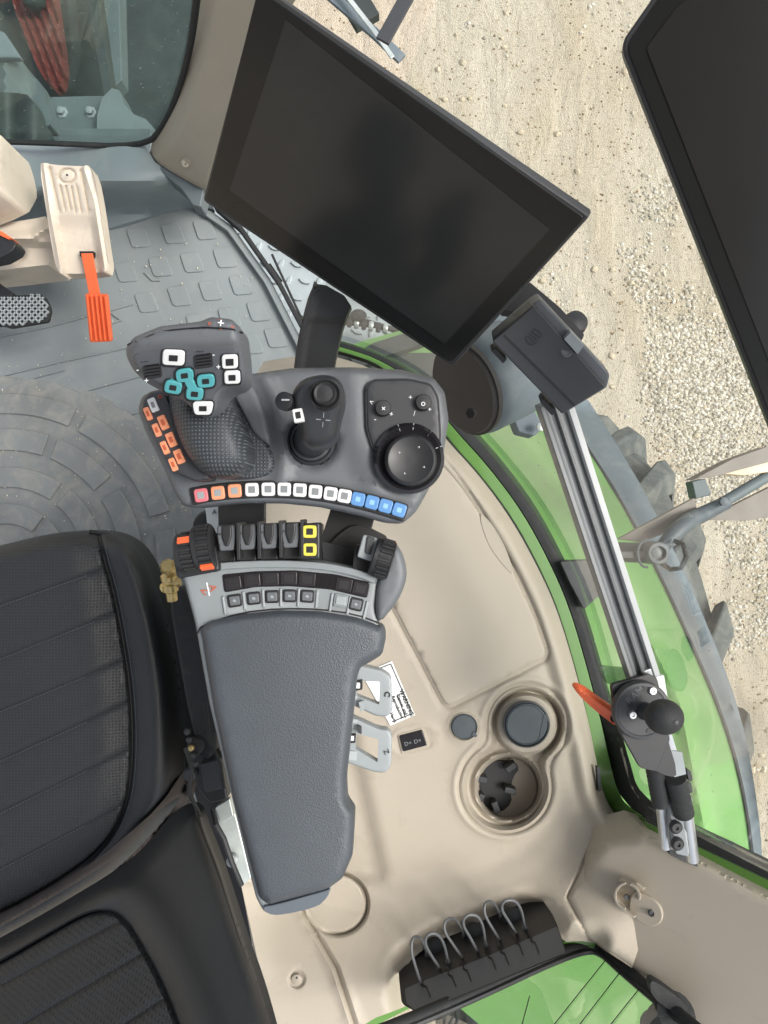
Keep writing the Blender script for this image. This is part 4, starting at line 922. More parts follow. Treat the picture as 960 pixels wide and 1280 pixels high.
# thumbwheels
def wheel_(x, y, r_, w_, d, tilt, ox, oy, nr=22, orange=(0, 0)):
    ax = Vector((math.cos(tilt), math.sin(tilt), 0)); c = P(x, y, d)
    wh = lathe('thumbwheel', [(r_*.5, -w_/2), (r_*.93, -w_/2), (r_, -w_/2+.0015), (r_, -w_*.22), (r_*.95, -w_*.2), (r_*.95, w_*.42), (r_, w_*.44), (r_, w_/2-.0012), (r_*.93, w_/2), (r_*.5, w_/2)], c, ax, BLACK, arm, 40)
    s, u = frame_of(ax)
    for k in range(nr):
        a = 2*math.pi*k/nr; n_ = s*math.cos(a)+u*math.sin(a)
        if n_.z < -.4: continue
        p = c+n_*(r_*.985)+ax*w_*.1; bar('wheel_rib', p-ax*w_*.31, p+ax*w_*.31, .0024, .0035, BLACKR, wh, up=n_, bev=.0006)
    a = R(oy); n_ = Vector((0, 0, 1))*math.cos(a)+ax.cross(Vector((0, 0, 1)))*-math.sin(a)
    p = c+n_*r_*.99+ax*w_*.1; bar('orange_insert', p-ax*w_*.34, p+ax*w_*.34, .008, .005, ORANGE, wh, up=n_, bev=.0008)
wheel_(235, 690, .021, .021, .785, .15, 0, 38)
wheel_(256, 684, .024, .021, .785, .15, 0, -62)
bar('wheel_housing', P(222, 706, .80), P(276, 696, .80), .03, .03, BLACK, arm, bev=.004)
for i, x in enumerate((283, 309, 336, 363)):
    y = 677-i*1.2
    lv = slab('paddle_lever', rnd([(x-12, y-20), (x+11, y-21), (x+12, y-8), (x+9, y+11), (x-9, y+12), (x-12, y-6)], 3), AD-.018, .018, GREY, arm, .0025)
    slab('lever_notch', rnd([(x-6, y-20), (x+6, y-20), (x+6, y-6), (x+2, y+6), (x-2, y+6), (x-6, y-6)], 2), AD-.0205, .006, BLACK, lv, .0015)
    ball('lever_rivet', P(x-9, y+5, AD-.0185), .0012, PRINT, lv, res=8)
    bar('lever_mark', P(x-10, y-9, AD-.0186), P(x-7, y-9.5, AD-.0186), .0012, .001, PRINT, lv, bev=0)
    slab('lever_slot', rnd([(x-11, y+11), (x+11, y+10), (x+11, y+25), (x-11, y+26)], 2), AD-.002, .03, BLACK, arm, .002)
    slab('lever_divider', rnd([(x+12, y-24), (x+16, y-24), (x+17, y+22), (x+13, y+24)], 2), AD-.024, .04, BLACK, arm, .002)
blk = slab('yellow_key_block', rnd([(374, 655), (400, 653), (400, 699), (373, 699)], 4), AD-.022, .03, BLACK, arm, .003)
for y in (664.5, 687): key('yellow_key', 387, y, 17, 16, 0, AD-.022, YELL, blk, PRINT, 4, .004, .5, .001, .002)
slab('right_lever_slot', rnd([(444, 680), (470, 690), (464, 722), (440, 712)], 3), AD+.002, .03, BLACK, arm, .003)
lv = slab('paddle_lever', rnd([(454, 668), (474, 674), (466, 703), (446, 696)], 3), AD-.015, .016, GREYH, arm, .0025)
slab('lever_notch', rnd([(459, 670), (469, 673), (463, 694), (456, 691)], 2), AD-.0175, .006, DARK, lv, .0012)
wheel_(478, 698, .021, .022, .79, -.3, 0, 120)
cvo = smooth([(492, 678), (503, 690), (509, 712), (507, 730), (497, 752), (474, 780), (468, 768), (470, 725), (482, 705)], 1)
relief('end_cover', cvo, rounded(AD-.006, cvo, 8, .012), GREY, arm, 5, rings=(1.5, 4, 7), thick=.045)
relief('wheel_shroud', smooth([(432, 660), (452, 655), (492, 675), (486, 716), (440, 712), (400, 704), (402, 690)], 1), .85, BLACK, arm, 8, thick=.03)
slab('front_housing', rnd([(222, 700), (280, 660), (400, 655), (402, 702), (300, 704)], 3), .842, .05, BLACK, arm, .003)
slab('neck_plate', rnd([(272, 622), (331, 622), (331, 662), (273, 668)], 2), .86, .012, BLACK, arm, .001)
slab('neck_plate', rnd([(416, 628), (470, 640), (456, 694), (398, 684)], 3), .858, .012, BLACK, arm, .001)
slab('link_arm', rnd([(402, 676), (452, 690), (446, 712), (404, 706)], 2), .848, .01, DARK, arm, .001)
slab('tail_cover', smooth([(326, 1134), (345, 1131), (408, 1113), (413, 1111), (410, 1122), (396, 1135), (350, 1145), (334, 1143)], 1), AD-.004, .03, mat('slate_blue_plastic', C(92, 100, 108, .85), .5), arm, .003)
lathe('knob', [(.02, -.02), (.022, 0), (.018, .012), (.008, .016)], P(262, 658, .95), (0, 0, 1), BLACKR, arm)
tg = thing('white_tag', 'small white label hanging under the joystick console', 'tag', P(266, 640, .92))
slab('tag_sheet', [(256, 630), (273, 630), (275, 700), (262, 680)], .93, .001, PAPER, tg, 0)
text('tag_symbol', 'A', 268, 640, .929, 8, 0, PRINT, tg)

# grey lift handles under the pad
def handle(name, outer, inner, sx, sy, label, sym, ang):
    t = thing(name, label, 'handle', P(sx, sy, .93), 'grey handles beside the arm pad')
    relief('handle_frame', rnd(outer, 5), rounded(.885, rnd(outer, 5), 3, .003), GREYH, t, 3, holes=[rnd(inner, 2)], rings=(1, 2, 3), thick=.014, bottom=True)
    return t
h1 = handle('tilt_handle', [(440, 840), (450, 831), (478, 838), (489, 846), (491, 888), (484, 896), (470, 895), (440, 881)], [(446, 851), (475, 852), (474, 881), (446, 870)], 482, 868, 'upper grey open handle beside the arm pad, over the white sticker', 'n', 0)
h2 = handle('height_handle', [(436, 894), (474, 911), (486, 912), (490, 920), (489, 956), (482, 966), (468, 965), (430, 952)], [(446, 917), (473, 924), (472, 953), (444, 936)], 482, 940, 'lower grey open handle beside the arm pad, next to the rocker switch', 'z', 0)
for h_, ya in ((h1, 846), (h1, 874), (h2, 904), (h2, 944)): bar('handle_arm', P(446, ya, .889), P(385, ya-4, .872), .012, .008, GREYH, h_, bev=.001)
text('arrow_symbol', 'C', 484, 868, .884, 10, 100, PRINT, h1); text('arrow_symbol', 'Z', 483, 940, .884, 9, 70, PRINT, h2)
slab('handle_bracket', rnd([(440, 853), (453, 850), (453, 862), (440, 865)], 1), .88, .01, PRINT, h1, .0006); slab('handle_symbol', rect(447, 857, 6, 7, 0, 1), .879, .001, WHITEP, h1, 0)
slab('handle_bracket', rnd([(434, 918), (445, 918), (444, 929), (434, 929)], 1), .88, .01, PRINT, h2, .0006); slab('handle_symbol', rect(440, 923, 5, 6, 0, 1), .879, .001, WHITEP, h2, 0)
slab('latch_clip', rnd([(448, 878), (455, 876), (455, 888), (451, 890)], 1), .875, .006, GREYH, h1, .0008)
slab('latch_clip', rnd([(446, 907), (452, 909), (452, 918), (447, 916)], 1), .875, .006, DARK, h2, .0008)

# ------------------------------------------------------------------ joystick console
jc = thing('joystick_console', 'grey curved console plate with joysticks, dial and a row of coloured keys', 'console', P(370, 550, .9))
jo = smooth(rnd([(172, 512), (178, 494), (200, 487), (310, 468), (366, 460), (440, 459), (500, 462), (542, 472), (556, 490), (561, 525), (554, 568), (538, 608), (520, 640), (503, 655), (482, 654), (450, 645), (400, 634), (350, 629), (300, 629), (245, 635), (228, 632), (218, 615), (200, 575), (182, 540)], 6), 1)
JD = .765
def jd(X, Y):
    t = np.clip(dpoly(X, Y, jo, True)/9, 0, 1)
    d = JD+.014*(1-np.sqrt(np.maximum(0, 1-(1-t)**2)))
    arc = [(236, 603), (300, 596), (350, 596), (400, 599), (450, 608), (520, 628)]
    d = d-.010*(1-ss(0, 16, dpoly(X, Y, [(330, 470), (345, 500), (356, 560), (352, 600)])))*.6-.010*(1-ss(0, 30, dpoly(X, Y, [(440, 470), (446, 540), (470, 600)])))*.5
    d = d-.004*ss(-6, 10, 0)*0+.003*ss(0, 10, np.where(Y > 600, dpoly(X, Y, arc), 0))
    return d+.012*(1-ss(28, 36, np.hypot(X-390, (Y-552))))
jd1 = lambda x, y: float(jd(np.array(float(x)), np.array(float(y))))
relief('console_plate', jo, jd, GREY, jc, 6, rings=(1, 3, 5, 8), feats=[([(330, 470), (345, 500), (356, 560), (352, 600)], 14), ([(440, 470), (446, 540), (470, 600)], 18)], thick=.035)
trayl = [(238, 621), (262, 616), (300, 612), (350, 611), (400, 615), (450, 625), (508, 642)]
ribbon('key_tray', smooth(trayl, 1, False), -11, 11, lambda x, y: JD-.0005, .006, BLACK, jc, .002)
for x, y, a, m_ in ((251, 619, -9, PINK), (272, 616, -6, ORANGEK), (293, 613.5, -4, ORANGEK), (314.5, 612, -2, WHITE), (335, 611.5, -1, WHITE), (355, 611.5, 1, WHITE), (374.5, 612.5, 3, WHITE), (394, 614.5, 5, WHITE), (413, 617, 8, WHITE), (430.5, 620, 10, WHITE), (447.5, 624, 12, BLUE), (465, 628, 14, BLUE), (482, 632.5, 16, BLUE), (499, 637.5, 18, BLUE)):
    key('console_key', x, y, 17, 17, a, JD-.001, m_, jc, SYMB if m_ is WHITE else (GREYH if m_ is not BLUE else mat('pale_blue_print', C(130, 175, 215), .4)), 4, .005, .5 if m_ is not BLUE else .35)
# right control field
BLKP = mat('charcoal_panel', C(46, 48, 51), .45, var=.05)
rp_ = smooth(rnd([(458, 484), (466, 475), (510, 474), (538, 480), (547, 496), (550, 540), (549, 566), (536, 592), (512, 606), (490, 600), (470, 572), (459, 535)], 6), 1)
relief('dial_panel', rp_, rounded(JD-.010, rp_, 2, .002), BLKP, jc, 8, rings=(1, 2), thick=.012)
ribbon('panel_rim', rp_+[rp_[0], rp_[1]], -1.4, 1.4, lambda x, y: JD-.0085, .008, PRINT, jc, 0)
c = P(511, 573, JD-.012)
lathe('dial_ring', [(.0375, -.003), (.037, .002), (.0335, .005), (.030, .003), (.026, .001)], c, (0, 0, 1), GLOSS, jc, 48)
for a in (-165, -140, -108, -82, -50, -20):
    q = Vector((math.cos(R(-a)), math.sin(R(-a)), 0)); bar('ring_divider', c+q*.0295+Vector((0, 0, .0038)), c+q*.0368+Vector((0, 0, .0026)), .0008, .002, GREYH if a in (-108, -82, -20) else BLACK, jc, bev=0)
dl = lathe('dial', [(.0268, -.002), (.0268, .012), (.0255, .0145), (.0235, .0155), (.0225, .0148), (.003, .0145)], P(513, 576, JD-.012), (0, 0, 1), BLACK, jc, 56)
for x, y, s_, a in ((499, 566, '<', 45), (524, 559, '>', -45), (530, 584, '>', 45), (506, 592, '<', -45)): text('dial_mark', s_, x, y, JD-.0272, 5, a, WHITEP, dl)
for x, y, s_, rr_ in ((479, 511, 'x', .0085), (529, 504, 'o', .0085)):
    kb = lathe('small_knob', [(rr_, 0), (rr_, .006), (rr_*.9, .008), (rr_*.1, .0085)], P(x, y, JD-.010), (0, 0, 1), BLACK, jc, 24)
    text('knob_symbol', '+' if s_ == 'x' else 'o', x, y, JD-.0192, 11, 45 if s_ == 'x' else 0, WHITEP, kb)
for x, y, s_, a in ((464, 503, '<', 30), (489, 518, '+', 20), (469, 524, '-', 0), (513, 497, '+', 0), (537, 512, '+', 0), (518, 517, '/', 0)): text('panel_symbol', s_, x, y, JD-.0105, 9, a, WHITEP, jc)

# multifunction joystick, left
mj = thing('multifunction_joystick', 'large grey joystick with white and teal buttons at the left of the console', 'joystick', P(255, 550, .78))
bst = smooth(rnd([(178, 500), (186, 490), (203, 486), (222, 520), (240, 560), (262, 592), (262, 600), (244, 602), (222, 592), (196, 555), (176, 515)], 4), 1)
kd = .728
relief('key_wing', bst, rounded(kd, bst, 4, .008), mat('wing_plastic', C(54, 56, 60), .45), mj, 5, rings=(1, 2.5, 4), thick=.03)
for x, y, w_, h_, m_ in ((191, 506, 10, 18, WHITE), (184.5, 517, 7.5, 17, ORANGEK), (203.5, 528, 10.5, 18.5, ORANGEK), (195.5, 537.5, 8, 17, ORANGEK), (213.5, 549.5, 10.5, 18.5, ORANGEK), (205.5, 559.5, 8, 17, ORANGEK), (223.5, 570.5, 10.5, 18.5, ORANGEK), (216, 580.5, 8, 17, ORANGEK)):
    key('wing_key', x, y, w_, h_, -23, kd, m_, mj, SYMB if m_ is WHITE else ORANGED, 2, .0045, .42, .001, .0025)
bs2 = smooth([(268, 500), (296, 492), (312, 510), (330, 548), (343, 572), (341, 590), (322, 598), (280, 600), (258, 592)], 1)
relief('dotted_base', bs2, rounded(.752, bs2, 6, .006), GRIP, mj, 6, rings=(2, 4, 6), thick=.02)
cvr = smooth([(290, 492), (305, 478), (318, 482), (328, 505), (342, 560), (318, 545), (305, 520)], 1)
relief('smooth_cover', cvr, rounded(.745, cvr, 5, .006), GREY, mj, 5, rings=(2, 4), thick=.02)
gp = smooth([(205, 486), (230, 484), (262, 510), (285, 490), (298, 520), (312, 555), (316, 575), (305, 592), (282, 599), (256, 594), (238, 575), (222, 545)], 2)
def gpd(X, Y):
    q = ((X-265)/62)**2+((Y-548)/66)**2; t = np.clip(dpoly(X, Y, gp, True)/22, 0, 1)
    return .685+.018*np.clip(q, 0, 1.5)+.03*(1-np.sqrt(np.maximum(0, 1-(1-t)**2)))
relief('palm_rest', gp, gpd, GRIP, mj, 5, rings=(1.5, 4, 8, 14, 20), thick=.03)
text('power_symbol', 'o', 200, 495, kd-.001, 10, 0, ORANGED, mj)
ho = smooth(rnd([(157, 434), (168, 421), (200, 408), (250, 402), (264, 396), (290, 399), (301, 410), (305, 440), (307, 470), (302, 481), (288, 486), (277, 494), (273, 512), (264, 521), (250, 521), (240, 510), (228, 498), (205, 490), (182, 478), (166, 462), (158, 446)], 5), 1)
hpl = plane3((165, 430, .605), (300, 430, .605), (250, 515, .655))
def hd(X, Y):
    t = np.clip(dpoly(X, Y, ho, True)/13, 0, 1)
    line = [(150, 432), (200, 414), (250, 410), (290, 412), (310, 420)]
    dd = dpoly(X, Y, line); up = Y < np.interp(X, [150, 200, 250, 290, 310], [432, 414, 410, 412, 420])
    return hpl(X, Y)+.02*(1-np.sqrt(np.maximum(0, 1-(1-t)**2)))+.002*np.exp(-(dd/1.2)**2)-.004*np.exp(-((Y-432+.02*X)/9)**2)
relief('joystick_head', ho, hd, DARK if False else GREY, mj, 4.5, rings=(1, 2.5, 5, 8, 12), feats=[([(158, 431), (200, 414), (250, 410), (290, 412), (304, 418)], 2.5)], thick=.035)
ribbon('head_seam', smooth([(159, 431), (200, 414), (250, 409), (290, 411), (303, 416)], 1, False), -.8, .8, lambda x, y: float(hd(np.array(float(x)), np.array(float(y))))-.0006, .002, PRINT, mj, 0)
hz = lambda s: shift(hpl, s)
fo = smooth([(166, 440), (200, 430), (240, 420), (292, 424), (300, 440), (300, 474), (270, 487), (266, 508), (258, 514), (248, 508), (236, 492), (205, 484), (180, 470), (166, 454)], 2)
relief('head_face', fo, rounded(hz(-.0015), fo, 5, .004), mat('head_face_plastic', C(74, 77, 82), .45, var=.04, grain=('noise', 1500, .3, .0005)), mj, 5, rings=(1.5, 3, 5), thick=.01)
key('thumb_button', 216.5, 448, 28, 19, 3, hz(-.002), WHITE, mj, PRINT, 5, .005, .4, .0015, .003)
key('thumb_button', 287, 453, 20, 17, -2, hz(-.002), WHITE, mj, PRINT, 4, .005, .5, .0015, .003)
key('thumb_button', 290, 472.5, 20, 16, -2, hz(-.002), WHITE, mj, PRINT, 4, .005, .45, .0015, .003)
key('thumb_button', 253.5, 511, 24, 16, 0, hz(-.003), WHITE, mj, PRINT, 5, .006, .4, .0015, .003, -.12)
slab('teal_bridge', rnd([(228, 474), (240, 472), (249, 492), (238, 494)], 2), hz(-.0057), .004, TEAL, mj, .001)
for x, y, a in ((230.5, 470, -8), (216, 485, 10), (257, 477, -5), (243, 493, 5)): key('teal_button', x, y, 22, 16, a, hz(-.003), TEAL, mj, PRINT, 6, .006, .4, .0015, .003)
for x, y in ((190, 465), (254, 452)):
    rl_ = slab('thumb_roller', rect(x, y, 23, 17, -8, 3), hz(-.003), .006, GLOSS, mj, .002)
    for k in (-5, -1, 3, 7): slab('roller_rib', rect(x, y+k-1, 19, 1.6, -8), hz(-.0042), .001, BLACK, rl_, 0)
for x, y, s_ in ((172, 462, '-'), (183, 476, '+'), (267, 443, '-'), (273, 459, '+')): text('joystick_mark', s_, x, y, hz(-.0045), 10, 0, WHITEP, mj)
for x, y in ((181, 452), (250, 439)): text('joystick_mark', '~~~', x, y, hz(-.0045), 6, -5, PRINT, mj)
text('joystick_mark', '+', 276, 404.5, lambda x, y: float(hd(np.array(276.), np.array(404.5)))-.003, 16, 8, WHITEP, mj)
for x, y, s_ in ((262, 404, 'o'), (291, 408, 'o'), (274, 399, '-'), (276, 411, '-')): text('joystick_mark', s_, x, y, lambda a, b: float(hd(np.array(276.), np.array(404.5)))-.001, 8, 0, ORANGED, mj)

# small joystick
sj = thing('small_joystick', 'small black joystick with a round thumb knob in the middle of the console', 'joystick', P(390, 552, .78))
lathe('joystick_boot', [(.029, 0), (.029, .004), (.0275, .006), (.0265, .004), (.0255, .009), (.0235, .011), (.0225, .009), (.0215, .014), (.019, .016), (.018, .014), (.014, .022)], P(390, 552, .778), (0, 0, 1), DARK, sj, 40)
tube('stem', [P(390, 550, .77), P(393, 542, .74), P(395, 534, .71)], [.019, .018, .017], DARK, sj, 20)
sho = smooth([(364, 500), (368, 484), (380, 473), (400, 468), (420, 470), (430, 482), (430, 505), (424, 525), (421, 548), (408, 560), (388, 562), (376, 552), (374, 530), (366, 515)], 2)
shp = plane3((370, 480, .635), (430, 480, .635), (400, 560, .675))
relief('stick_head', sho, rounded(shp, sho, 14, .018), mat('black_stick_plastic', C(42, 44, 48), .4, var=.06), sj, 4, rings=(1, 3, 6, 10, 13), thick=.03)
lathe('thumb_knob', [(.0135, -.004), (.0135, .003), (.0125, .005), (.0105, .0035), (.010, .009), (.009, .011), (.007, .0095), (.001, .010)], P(407, 494, .634), (0, 0, 1), BLACK, sj, 36)
lathe('side_roller', [(.0085, -.004), (.0085, .004), (.006, .005)], P(357, 502, .655), (-.3, 0, 1), BLACK, sj, 24)
bar('roller_mark', P(352, 500, .649), P(362, 500, .649), .0014, .002, GREYH, sj, bev=0)
key('stick_key', 372.5, 519, 13, 17, -10, .652, WHITE, sj, PRINT, 2, .008, .5, .001, .003)
for a in (5, 95, 185, 275): slab('cross_mark', rect(404+6*math.cos(R(a)), 525+6*math.sin(R(a)), 6, .9, a), shift(shp, -.0006), .0006, GREYH, sj, 0)

# ------------------------------------------------------------------ large display
TQ = [(322, -14, .554), (735, 272, .573), (565, 457, .7675), (255, 250, .7486)]
c4 = [P(*q) for q in TQ]; nn = (c4[1]-c4[0]).cross(c4[3]-c4[0]).normalized()
if nn.z < 0: nn = -nn
def tdf(s):
    A = c4[0]+nn*s; o = Vector((0, 0, CZ)); k = nn.dot(A-o)
    return lambda x, y: k/(nn.x*(x-480)/F+nn.y*(640-y)/F-nn.z)
term = thing('large_display', 'large switched-off touch display tilted over the floor in front of the joysticks', 'display', P(480, 300, .8))
slab('display_housing', rnd([(322, -14), (737, 271), (566, 459), (253, 251)], 6), tdf(-.003), .010, DARK, term, .002)
slab('front_glass', rnd([(322, -14), (731, 273), (564, 454), (256, 249)], 6), tdf(0), .006, BEZEL, term, .001)
slab('display_area', [(357, 25), (687, 287), (556, 430), (287, 238)], tdf(.0006), .001, SCREEN, term, 0)
slab('rear_housing', rnd([(345, 20), (700, 275), (560, 430), (290, 240)], 10), tdf(-.026), .02, BLACK, term, .003)
da = thing('display_arm', 'black flat arm carrying the large display up from behind the console', 'bracket', P(395, 450, .9))
ad = plane3((368, 460, .86), (415, 460, .86), (420, 365, .80))
relief('arm_body', smooth([(365, 478), (371, 430), (378, 398), (386, 368), (396, 350), (442, 376), (430, 402), (421, 440), (414, 478)], 1), lambda X, Y: ad(X, Y)-.006*(1-ss(3, 7, dpoly(X, Y, [(370, 475), (378, 420), (392, 370), (402, 350)])))+.004*ss(0, 4, Y-398), DARK, da, 4, thick=.015)
slab('arm_flange', rnd([(366, 474), (371, 440), (381, 394), (391, 360), (395, 362), (385, 398), (375, 442), (371, 474)], 1), shift(ad, -.008), .02, DARK, da, .001)
slab('arm_hub', rnd([(470, 300), (600, 300), (600, 400), (470, 380)], 12), .80, .03, BLACK, da, .004)

# second display
m2 = thing('second_display', 'black second display cut off by the right edge of the photo', 'display', P(900, 250, .6))
mo_ = rnd([(775, 55), (826, -18), (1130, -240), (1210, 380), (985, 590)], 16, 6)
mpl = plane3((780, 60, .50), (960, 530, .56), (1100, 100, .47))
slab('display_housing', mo_, mpl, .02, BLACK, m2, .002)
slab('front_glass', rnd([(783, 57), (830, -12), (1122, -228), (1198, 374), (984, 574)], 14, 6), shift(mpl, -.0012), .003, BEZEL, m2, .0008)
slab('display_area', rnd([(808, 60), (845, 10), (1105, -190), (1170, 366), (994, 535)], 4), shift(mpl, -.0018), .001, mat('dark_display_glass', C(31, 31, 31), .2, var=.06, vs=3, spec=.42), m2, 0)

# round housing behind the big display
rh = thing('round_housing', 'dark drum-shaped housing between the joystick console and the window rail', 'housing', P(610, 500, 1.1))
ax = Vector((.62, .32, -.35)).normalized(); s_, u_ = frame_of(ax)
c0 = P(583, 486, .90)
lathe('drum', [(.001, .0), (.052, 0), (.060, .003), (.063, .008), (.064, .016), (.064, .075), (.060, .085), (.03, .09)], c0, ax, FENDG, rh, 56)
lathe('drum_cap', [(.061, -.001), (.0605, .006), (.056, -.006), (.001, -.008)], c0-ax*.002, ax, BROWN if False else mat('warm_black_plastic', C(66, 64, 61), .5), rh, 56)
slab('drum_bracket', rnd([(560, 400), (640, 380), (665, 420), (650, 470), (600, 430)], 8), .93, .03, FENDG, rh, .004)
lathe('pivot_bolt', [(.006, 0), (.006, .004)], P(590, 516, .83), (-.6, -.3, .8), PRINT, rh, 6)
slab('lower_foot', rnd([(640, 520), (665, 505), (680, 535), (668, 545), (648, 540)], 3), 1.0, .04, FENDG, rh, .003)
lathe('steel_bolt', [(.006, 0), (.006, .006), (.003, .007)], P(675, 534, .985), (0, 0, 1), STEEL, rh, 6)

# black module at the top of the rail
bm_ = thing('black_module', 'black rectangular receiver box clamped to the top of the aluminium rail', 'box', P(690, 450, .8))
mp_ = plane3((615, 427, .72), (667, 381, .70), (703, 518, .75))
slab('module_case', rnd([(615, 424), (667, 379), (676, 374), (763, 468), (759, 485), (703, 519)], 4), shift(mp_, .006), .032, GREY, bm_, .003)
slab('module_cover', rnd([(615, 427), (667, 381), (707, 426), (724, 445), (758, 484), (703, 518)], 4), mp_, .03, DARK, bm_, .002)
slab('cover_groove', [(629, 420), (631, 418.5), (719, 506), (717, 508)], shift(mp_, -.0006), .001, PRINT, bm_, 0)
slab('side_latch', rnd([(705, 424), (714, 415), (730, 432), (722, 443)], 1), shift(mp_, -.003), .02, GREYH, bm_, .001)
slab('connector', rnd([(613, 438), (619, 434), (634, 449), (629, 455)], 2), shift(mp_, .012), .02, BLACK, bm_, .001)
slab('connector', rnd([(675, 503), (679, 497), (695, 514), (690, 520)], 2), shift(mp_, .012), .02, BLACK, bm_, .001)
text('embossed_logo', '(|||)', 666, 421, shift(mp_, -.0003), 16, -48, BLACK, bm_)
lathe('cover_screw', [(.006, 0), (.005, .001), (.004, .0002)], P(708, 439, float(mp_(708, 439))), (0, 0, 1), GREY, bm_, 18)
slab('mount_plate', rnd([(628, 388), (662, 352), (700, 384), (731, 418), (726, 428), (690, 400)], 3), .765, .02, BLACK, bm_, .002)
lathe('clamp_knob', [(.013, -.02), (.014, 0), (.012, .008), (.004, .01)], P(718, 405, .79), (.3, .3, 1), BLACK, bm_, 18)

# ------------------------------------------------------------------ aluminium rail
rail = thing('window_rail', 'slotted aluminium rail running down along the side window', 'rail', P(800, 900, 1.0))
rA, rB = P(690, 500, .80), P(808, 860, .90)
sec = [(-.018, -.010), (.018, -.010), (.018, .008), (.0125, .010), (.009, .0100), (.0085, .002), (.003, .002), (.0025, .008), (-.002, .008), (-.0025, .002), (-.009, .002), (-.0095, .008), (-.012, .010), (-.018, .008)]
extr('rail_profile', sec, rA, rB, mat('rail_grey_aluminium', C(116, 119, 119), .35, metal=.3, vs=40), rail, bev=.0005)
s_, u_ = frame_of(rB-rA, Vector((0, 0, 1)))
for off, hh, wd_, m_ in ((-.0135, .0095, .009, None), (.0135, .0095, .009, None)):
    pass
side = 1 if (s_*1).x > 0 else -1
for off, wd_, hh, m_, nm in ((.0152, .007, .0085, mat('pale_anodised_edge', C(216, 218, 218, .6), .35), 'bright_edge'), (-.0155, .004, .0088, mat('rail_side_grey', C(150, 152, 152, .7), .45), 'inner_edge'), (-.0005, .0035, .0078, ALUD, 'centre_rib')):
    o_ = s_*off*side+u_*hh; bar(nm, rA+o_, rB+o_, wd_, .003, m_, rail, bev=.0006)
slab('lower_plate', [(842, 940), (862, 1072), (845, 1068), (828, 960)], .93, .012, GREYL, rail, .002)
extr('lower_profile', [(-.006, -.006), (.006, -.006), (.006, .006), (-.006, .006)], P(806, 835, .89), P(858, 1000, .945), ALU, rail, bev=.001)
tube('silver_rod', [P(822, 955, .92), P(832, 1058, .97)], .0075, ALU, rail, 16)
tube('silver_rod', [P(850, 965, .92), P(866, 1074, .97)], .0085, ALU, rail, 16)
slab('rod_plate', [(828, 955), (848, 955), (862, 1068), (838, 1062)], .945, .006, mat('grey_metal_plate', C(150, 154, 154), .4, metal=.4), rail, .001)
def wrap(pa, pb, r_):
    pr = []; L = (pb-pa).length
    for k in range(9): pr += [(r_*(1+.04*random.random()), L*k/9), (r_*1.07, L*(k+.6)/9)]
    lathe('rubber_wrap', pr, pa, pb-pa, BLACKR, rail, 20)
wrap(P(817, 955, .905), P(826, 1006, .93), .0105); wrap(P(844, 972, .905), P(855, 1018, .93), .0125)
for y in (1033, 1054):
    lathe('button_screw', [(.0085, 0), (.0085, .003), (.006, .006), (.0025, .006), (.0025, .004)], P(844+(y-1033)*.1, y, .928), (0, 0, 1), BLACK, rail, 20)
for k in range(3): slab('cable_clip', rnd([(858, 962+k*15), (864, 964+k*15), (866, 976+k*15), (861, 977+k*15)], 1.5), .91, .012, BLACK, rail, .001)
slab('rail_tag', [(838, 938), (853, 940), (858, 968), (843, 972)], .895, .004, GREYH, rail, .0008)
slab('rail_foot', rnd([(838, 1060), (868, 1068), (873, 1084), (852, 1076), (836, 1068)], 2), .985, .02, BLACK, rail, .002)
slab('bright_corner', [(820, 846), (830, 844), (836, 880), (826, 882)], .885, .006, PAPER, rail, .0006)

ram = thing('ball_mount', 'black ball mount on a round disc screwed to the aluminium rail', 'mount', P(800, 890, .9))
slab('mount_plate', rnd([(764, 856), (812, 842), (822, 848), (838, 925), (820, 965), (800, 960), (775, 915), (768, 890)], 4), .875, .008, BLACK, ram, .001)
relief('lower_bracket', smooth([(790, 918), (832, 915), (848, 968), (838, 972), (812, 960), (800, 945)], 1), .885, BLACK, ram, 6, thick=.02)
dc = P(802, 888, .865)
lathe('disc', [(.035, -.006), (.035, 0), (.0335, .0035), (.030, .004), (.029, .0032), (.001, .0032)], dc, (0, 0, 1), DARK, ram, 48)
for x, y in ((815, 863), (790, 893)):
    lathe('steel_screw', [(.0052, .0), (.0052, .002), (.004, .0045), (.002, .0045), (.0015, .003)], P(x, y, .8625), (0, 0, 1), ALU, ram, 20)
for x, y in ((806, 861), (788, 882), (811, 914)): lathe('screw_hole', [(.0032, 0), (.0032, .0006)], P(x, y, .8617), (0, 0, 1), PRINT, ram, 16)
text('embossed_letters', 'RAM', 794, 869, .8616, 13, -42, GREY, ram)
nk = Vector((.030, -.006, .040))
bcen = P(830, 896, .815)
tube('neck', [P(807, 889, .862), P(815, 891, .845), P(822, 893, .83)], [.011, .009, .010], DARK, ram, 20)
ball('ball', bcen, .0195, BLACKR, ram, (1.12, 1.02, 1), 28)
lathe('ball_nub', [(.0025, -.002), (.0025, .001), (.0015, .0012)], bcen+Vector((.006, -.001, .0188)), (0, 0, 1), DARK, ram, 10)
ol = thing('orange_lever', 'orange plastic clamp lever left of the ball mount', 'lever', P(745, 880, .95))
relief('lever_body', smooth([(717, 858), (722, 855), (734, 860), (748, 871), (764, 882), (775, 890), (776, 905), (768, 907), (762, 902), (742, 887), (724, 869)], 1), lambda X, Y: .905-.006*np.exp(-(dpoly(X, Y, [(724, 862), (745, 876), (768, 892)])/4)**2), ORANGE, ol, 3, thick=.012, bottom=True)
lathe('lever_pivot', [(.0045, 0), (.0045, .0015), (.002, .001)], P(767, 898, .9), (0, 0, 1), PRINT, ol, 18)
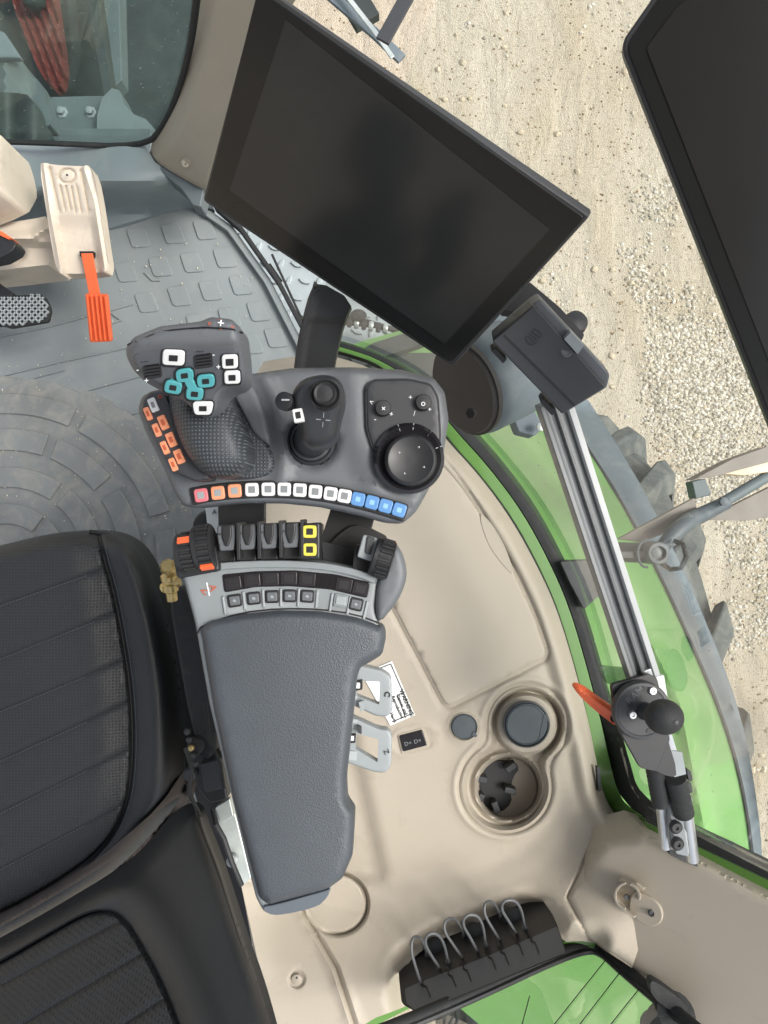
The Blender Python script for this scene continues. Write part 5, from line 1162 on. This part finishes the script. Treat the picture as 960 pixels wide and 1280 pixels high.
tag(slab('smoked_plate', rnd([(750, 832), (790, 836), (818, 840), (762, 856), (754, 850)], 4), .90, .006, CLEAR, None, .001), 'smoked see-through plate above the ball mount', 'plate')

# ------------------------------------------------------------------ mirror arm outside the door glass
ARMG = mat('dusty_arm_paint', C(86, 94, 100, .7), .5, var=.08, dirt=(C(150, 152, 148), 20, .5, .8, .4))
ma = thing('outside_mirror', 'grey mirror arm with folding joint, cable and amber lamp reaching out over the tyre', 'mirror arm', P(840, 680, 1.25))
slab('cover_plate', [(772, 674), (868, 622), (872, 640), (852, 660), (800, 678)], 1.24, .01, BROWN, ma, .001)
tube('main_tube', [P(770, 690, 1.24), P(800, 691, 1.22), P(818, 693, 1.2)], .017, DARK, ma, 20)
slab('flat_link', rnd([(772, 689), (806, 690), (808, 697), (772, 698)], 2), 1.19, .01, BLACK, ma, .001)
lathe('joint_eye', [(.019, -.02), (.019, .01), (.017, .014), (.012, .014), (.011, .006), (.001, .006)], P(820, 691, 1.19), (0, 0, 1), ARMG, ma, 30)
lathe('joint_bolt', [(.008, 0), (.008, .003), (.004, .004)], P(820, 691, 1.178), (0, 0, 1), ARMG, ma, 20)
tube('outer_tube', [P(826, 686, 1.2), P(842, 668, 1.2), P(860, 652, 1.22), P(888, 638, 1.24), P(908, 628, 1.25)], [.011, .014, .015, .013, .012], ARMG, ma, 20)
tube('thin_tube', [P(904, 628, 1.25), P(960, 595, 1.27), P(1050, 545, 1.3)], .010, HOODG, ma, 16)
lathe('hex_bolt', [(.008, 0), (.008, .008), (.004, .009)], P(903, 627, 1.225), (0, 0, 1), ARMG, ma, 6)
slab('hinge_block', rnd([(865, 602), (882, 598), (890, 618), (870, 624)], 2), 1.24, .03, HOODG, ma, .002)
tube('cable_loop', [P(824, 702, 1.19), P(838, 712, 1.17), P(851, 710, 1.16), P(858, 696, 1.16), P(854, 680, 1.17), P(842, 676, 1.18)], .004, BLACKR, ma, 10)
tube('clamp_ring', [P(808+11*math.cos(t), 692+17*math.sin(t), 1.185) for t in [R(k*20) for k in range(4, 15)]], .0022, ARMG, ma, 8)
mw = ma
slab('lamp_case', rnd([(866, 600), (915, 574), (960, 558), (1040, 545), (1040, 560), (960, 578), (900, 594)], 2), 1.25, .04, BROWN, mw, .002)
slab('amber_lens', rnd([(900, 592), (960, 572), (1040, 556), (1040, 575), (960, 590), (930, 594)], 2), 1.262, .03, AMBER, mw, .002)
slab('lower_mirror_plate', rnd([(886, 650), (920, 630), (960, 610), (1040, 580), (1040, 625), (960, 646), (935, 651)], 2), 1.28, .012, BROWN, ma, .001)

# ------------------------------------------------------------------ unseen cab roof, its extent trimmed to shade the interior
struct(mk('cab_shade_roof', [(x, y, z) for z in (CZ+.22, CZ+.3) for x, y in ((-.6, -.85), (.22, -.85), (.22, .36), (-.6, .36))],
   [[0, 1, 2, 3], [7, 6, 5, 4], [0, 4, 5, 1], [1, 5, 6, 2], [2, 6, 7, 3], [3, 7, 4, 0]], ROOF))
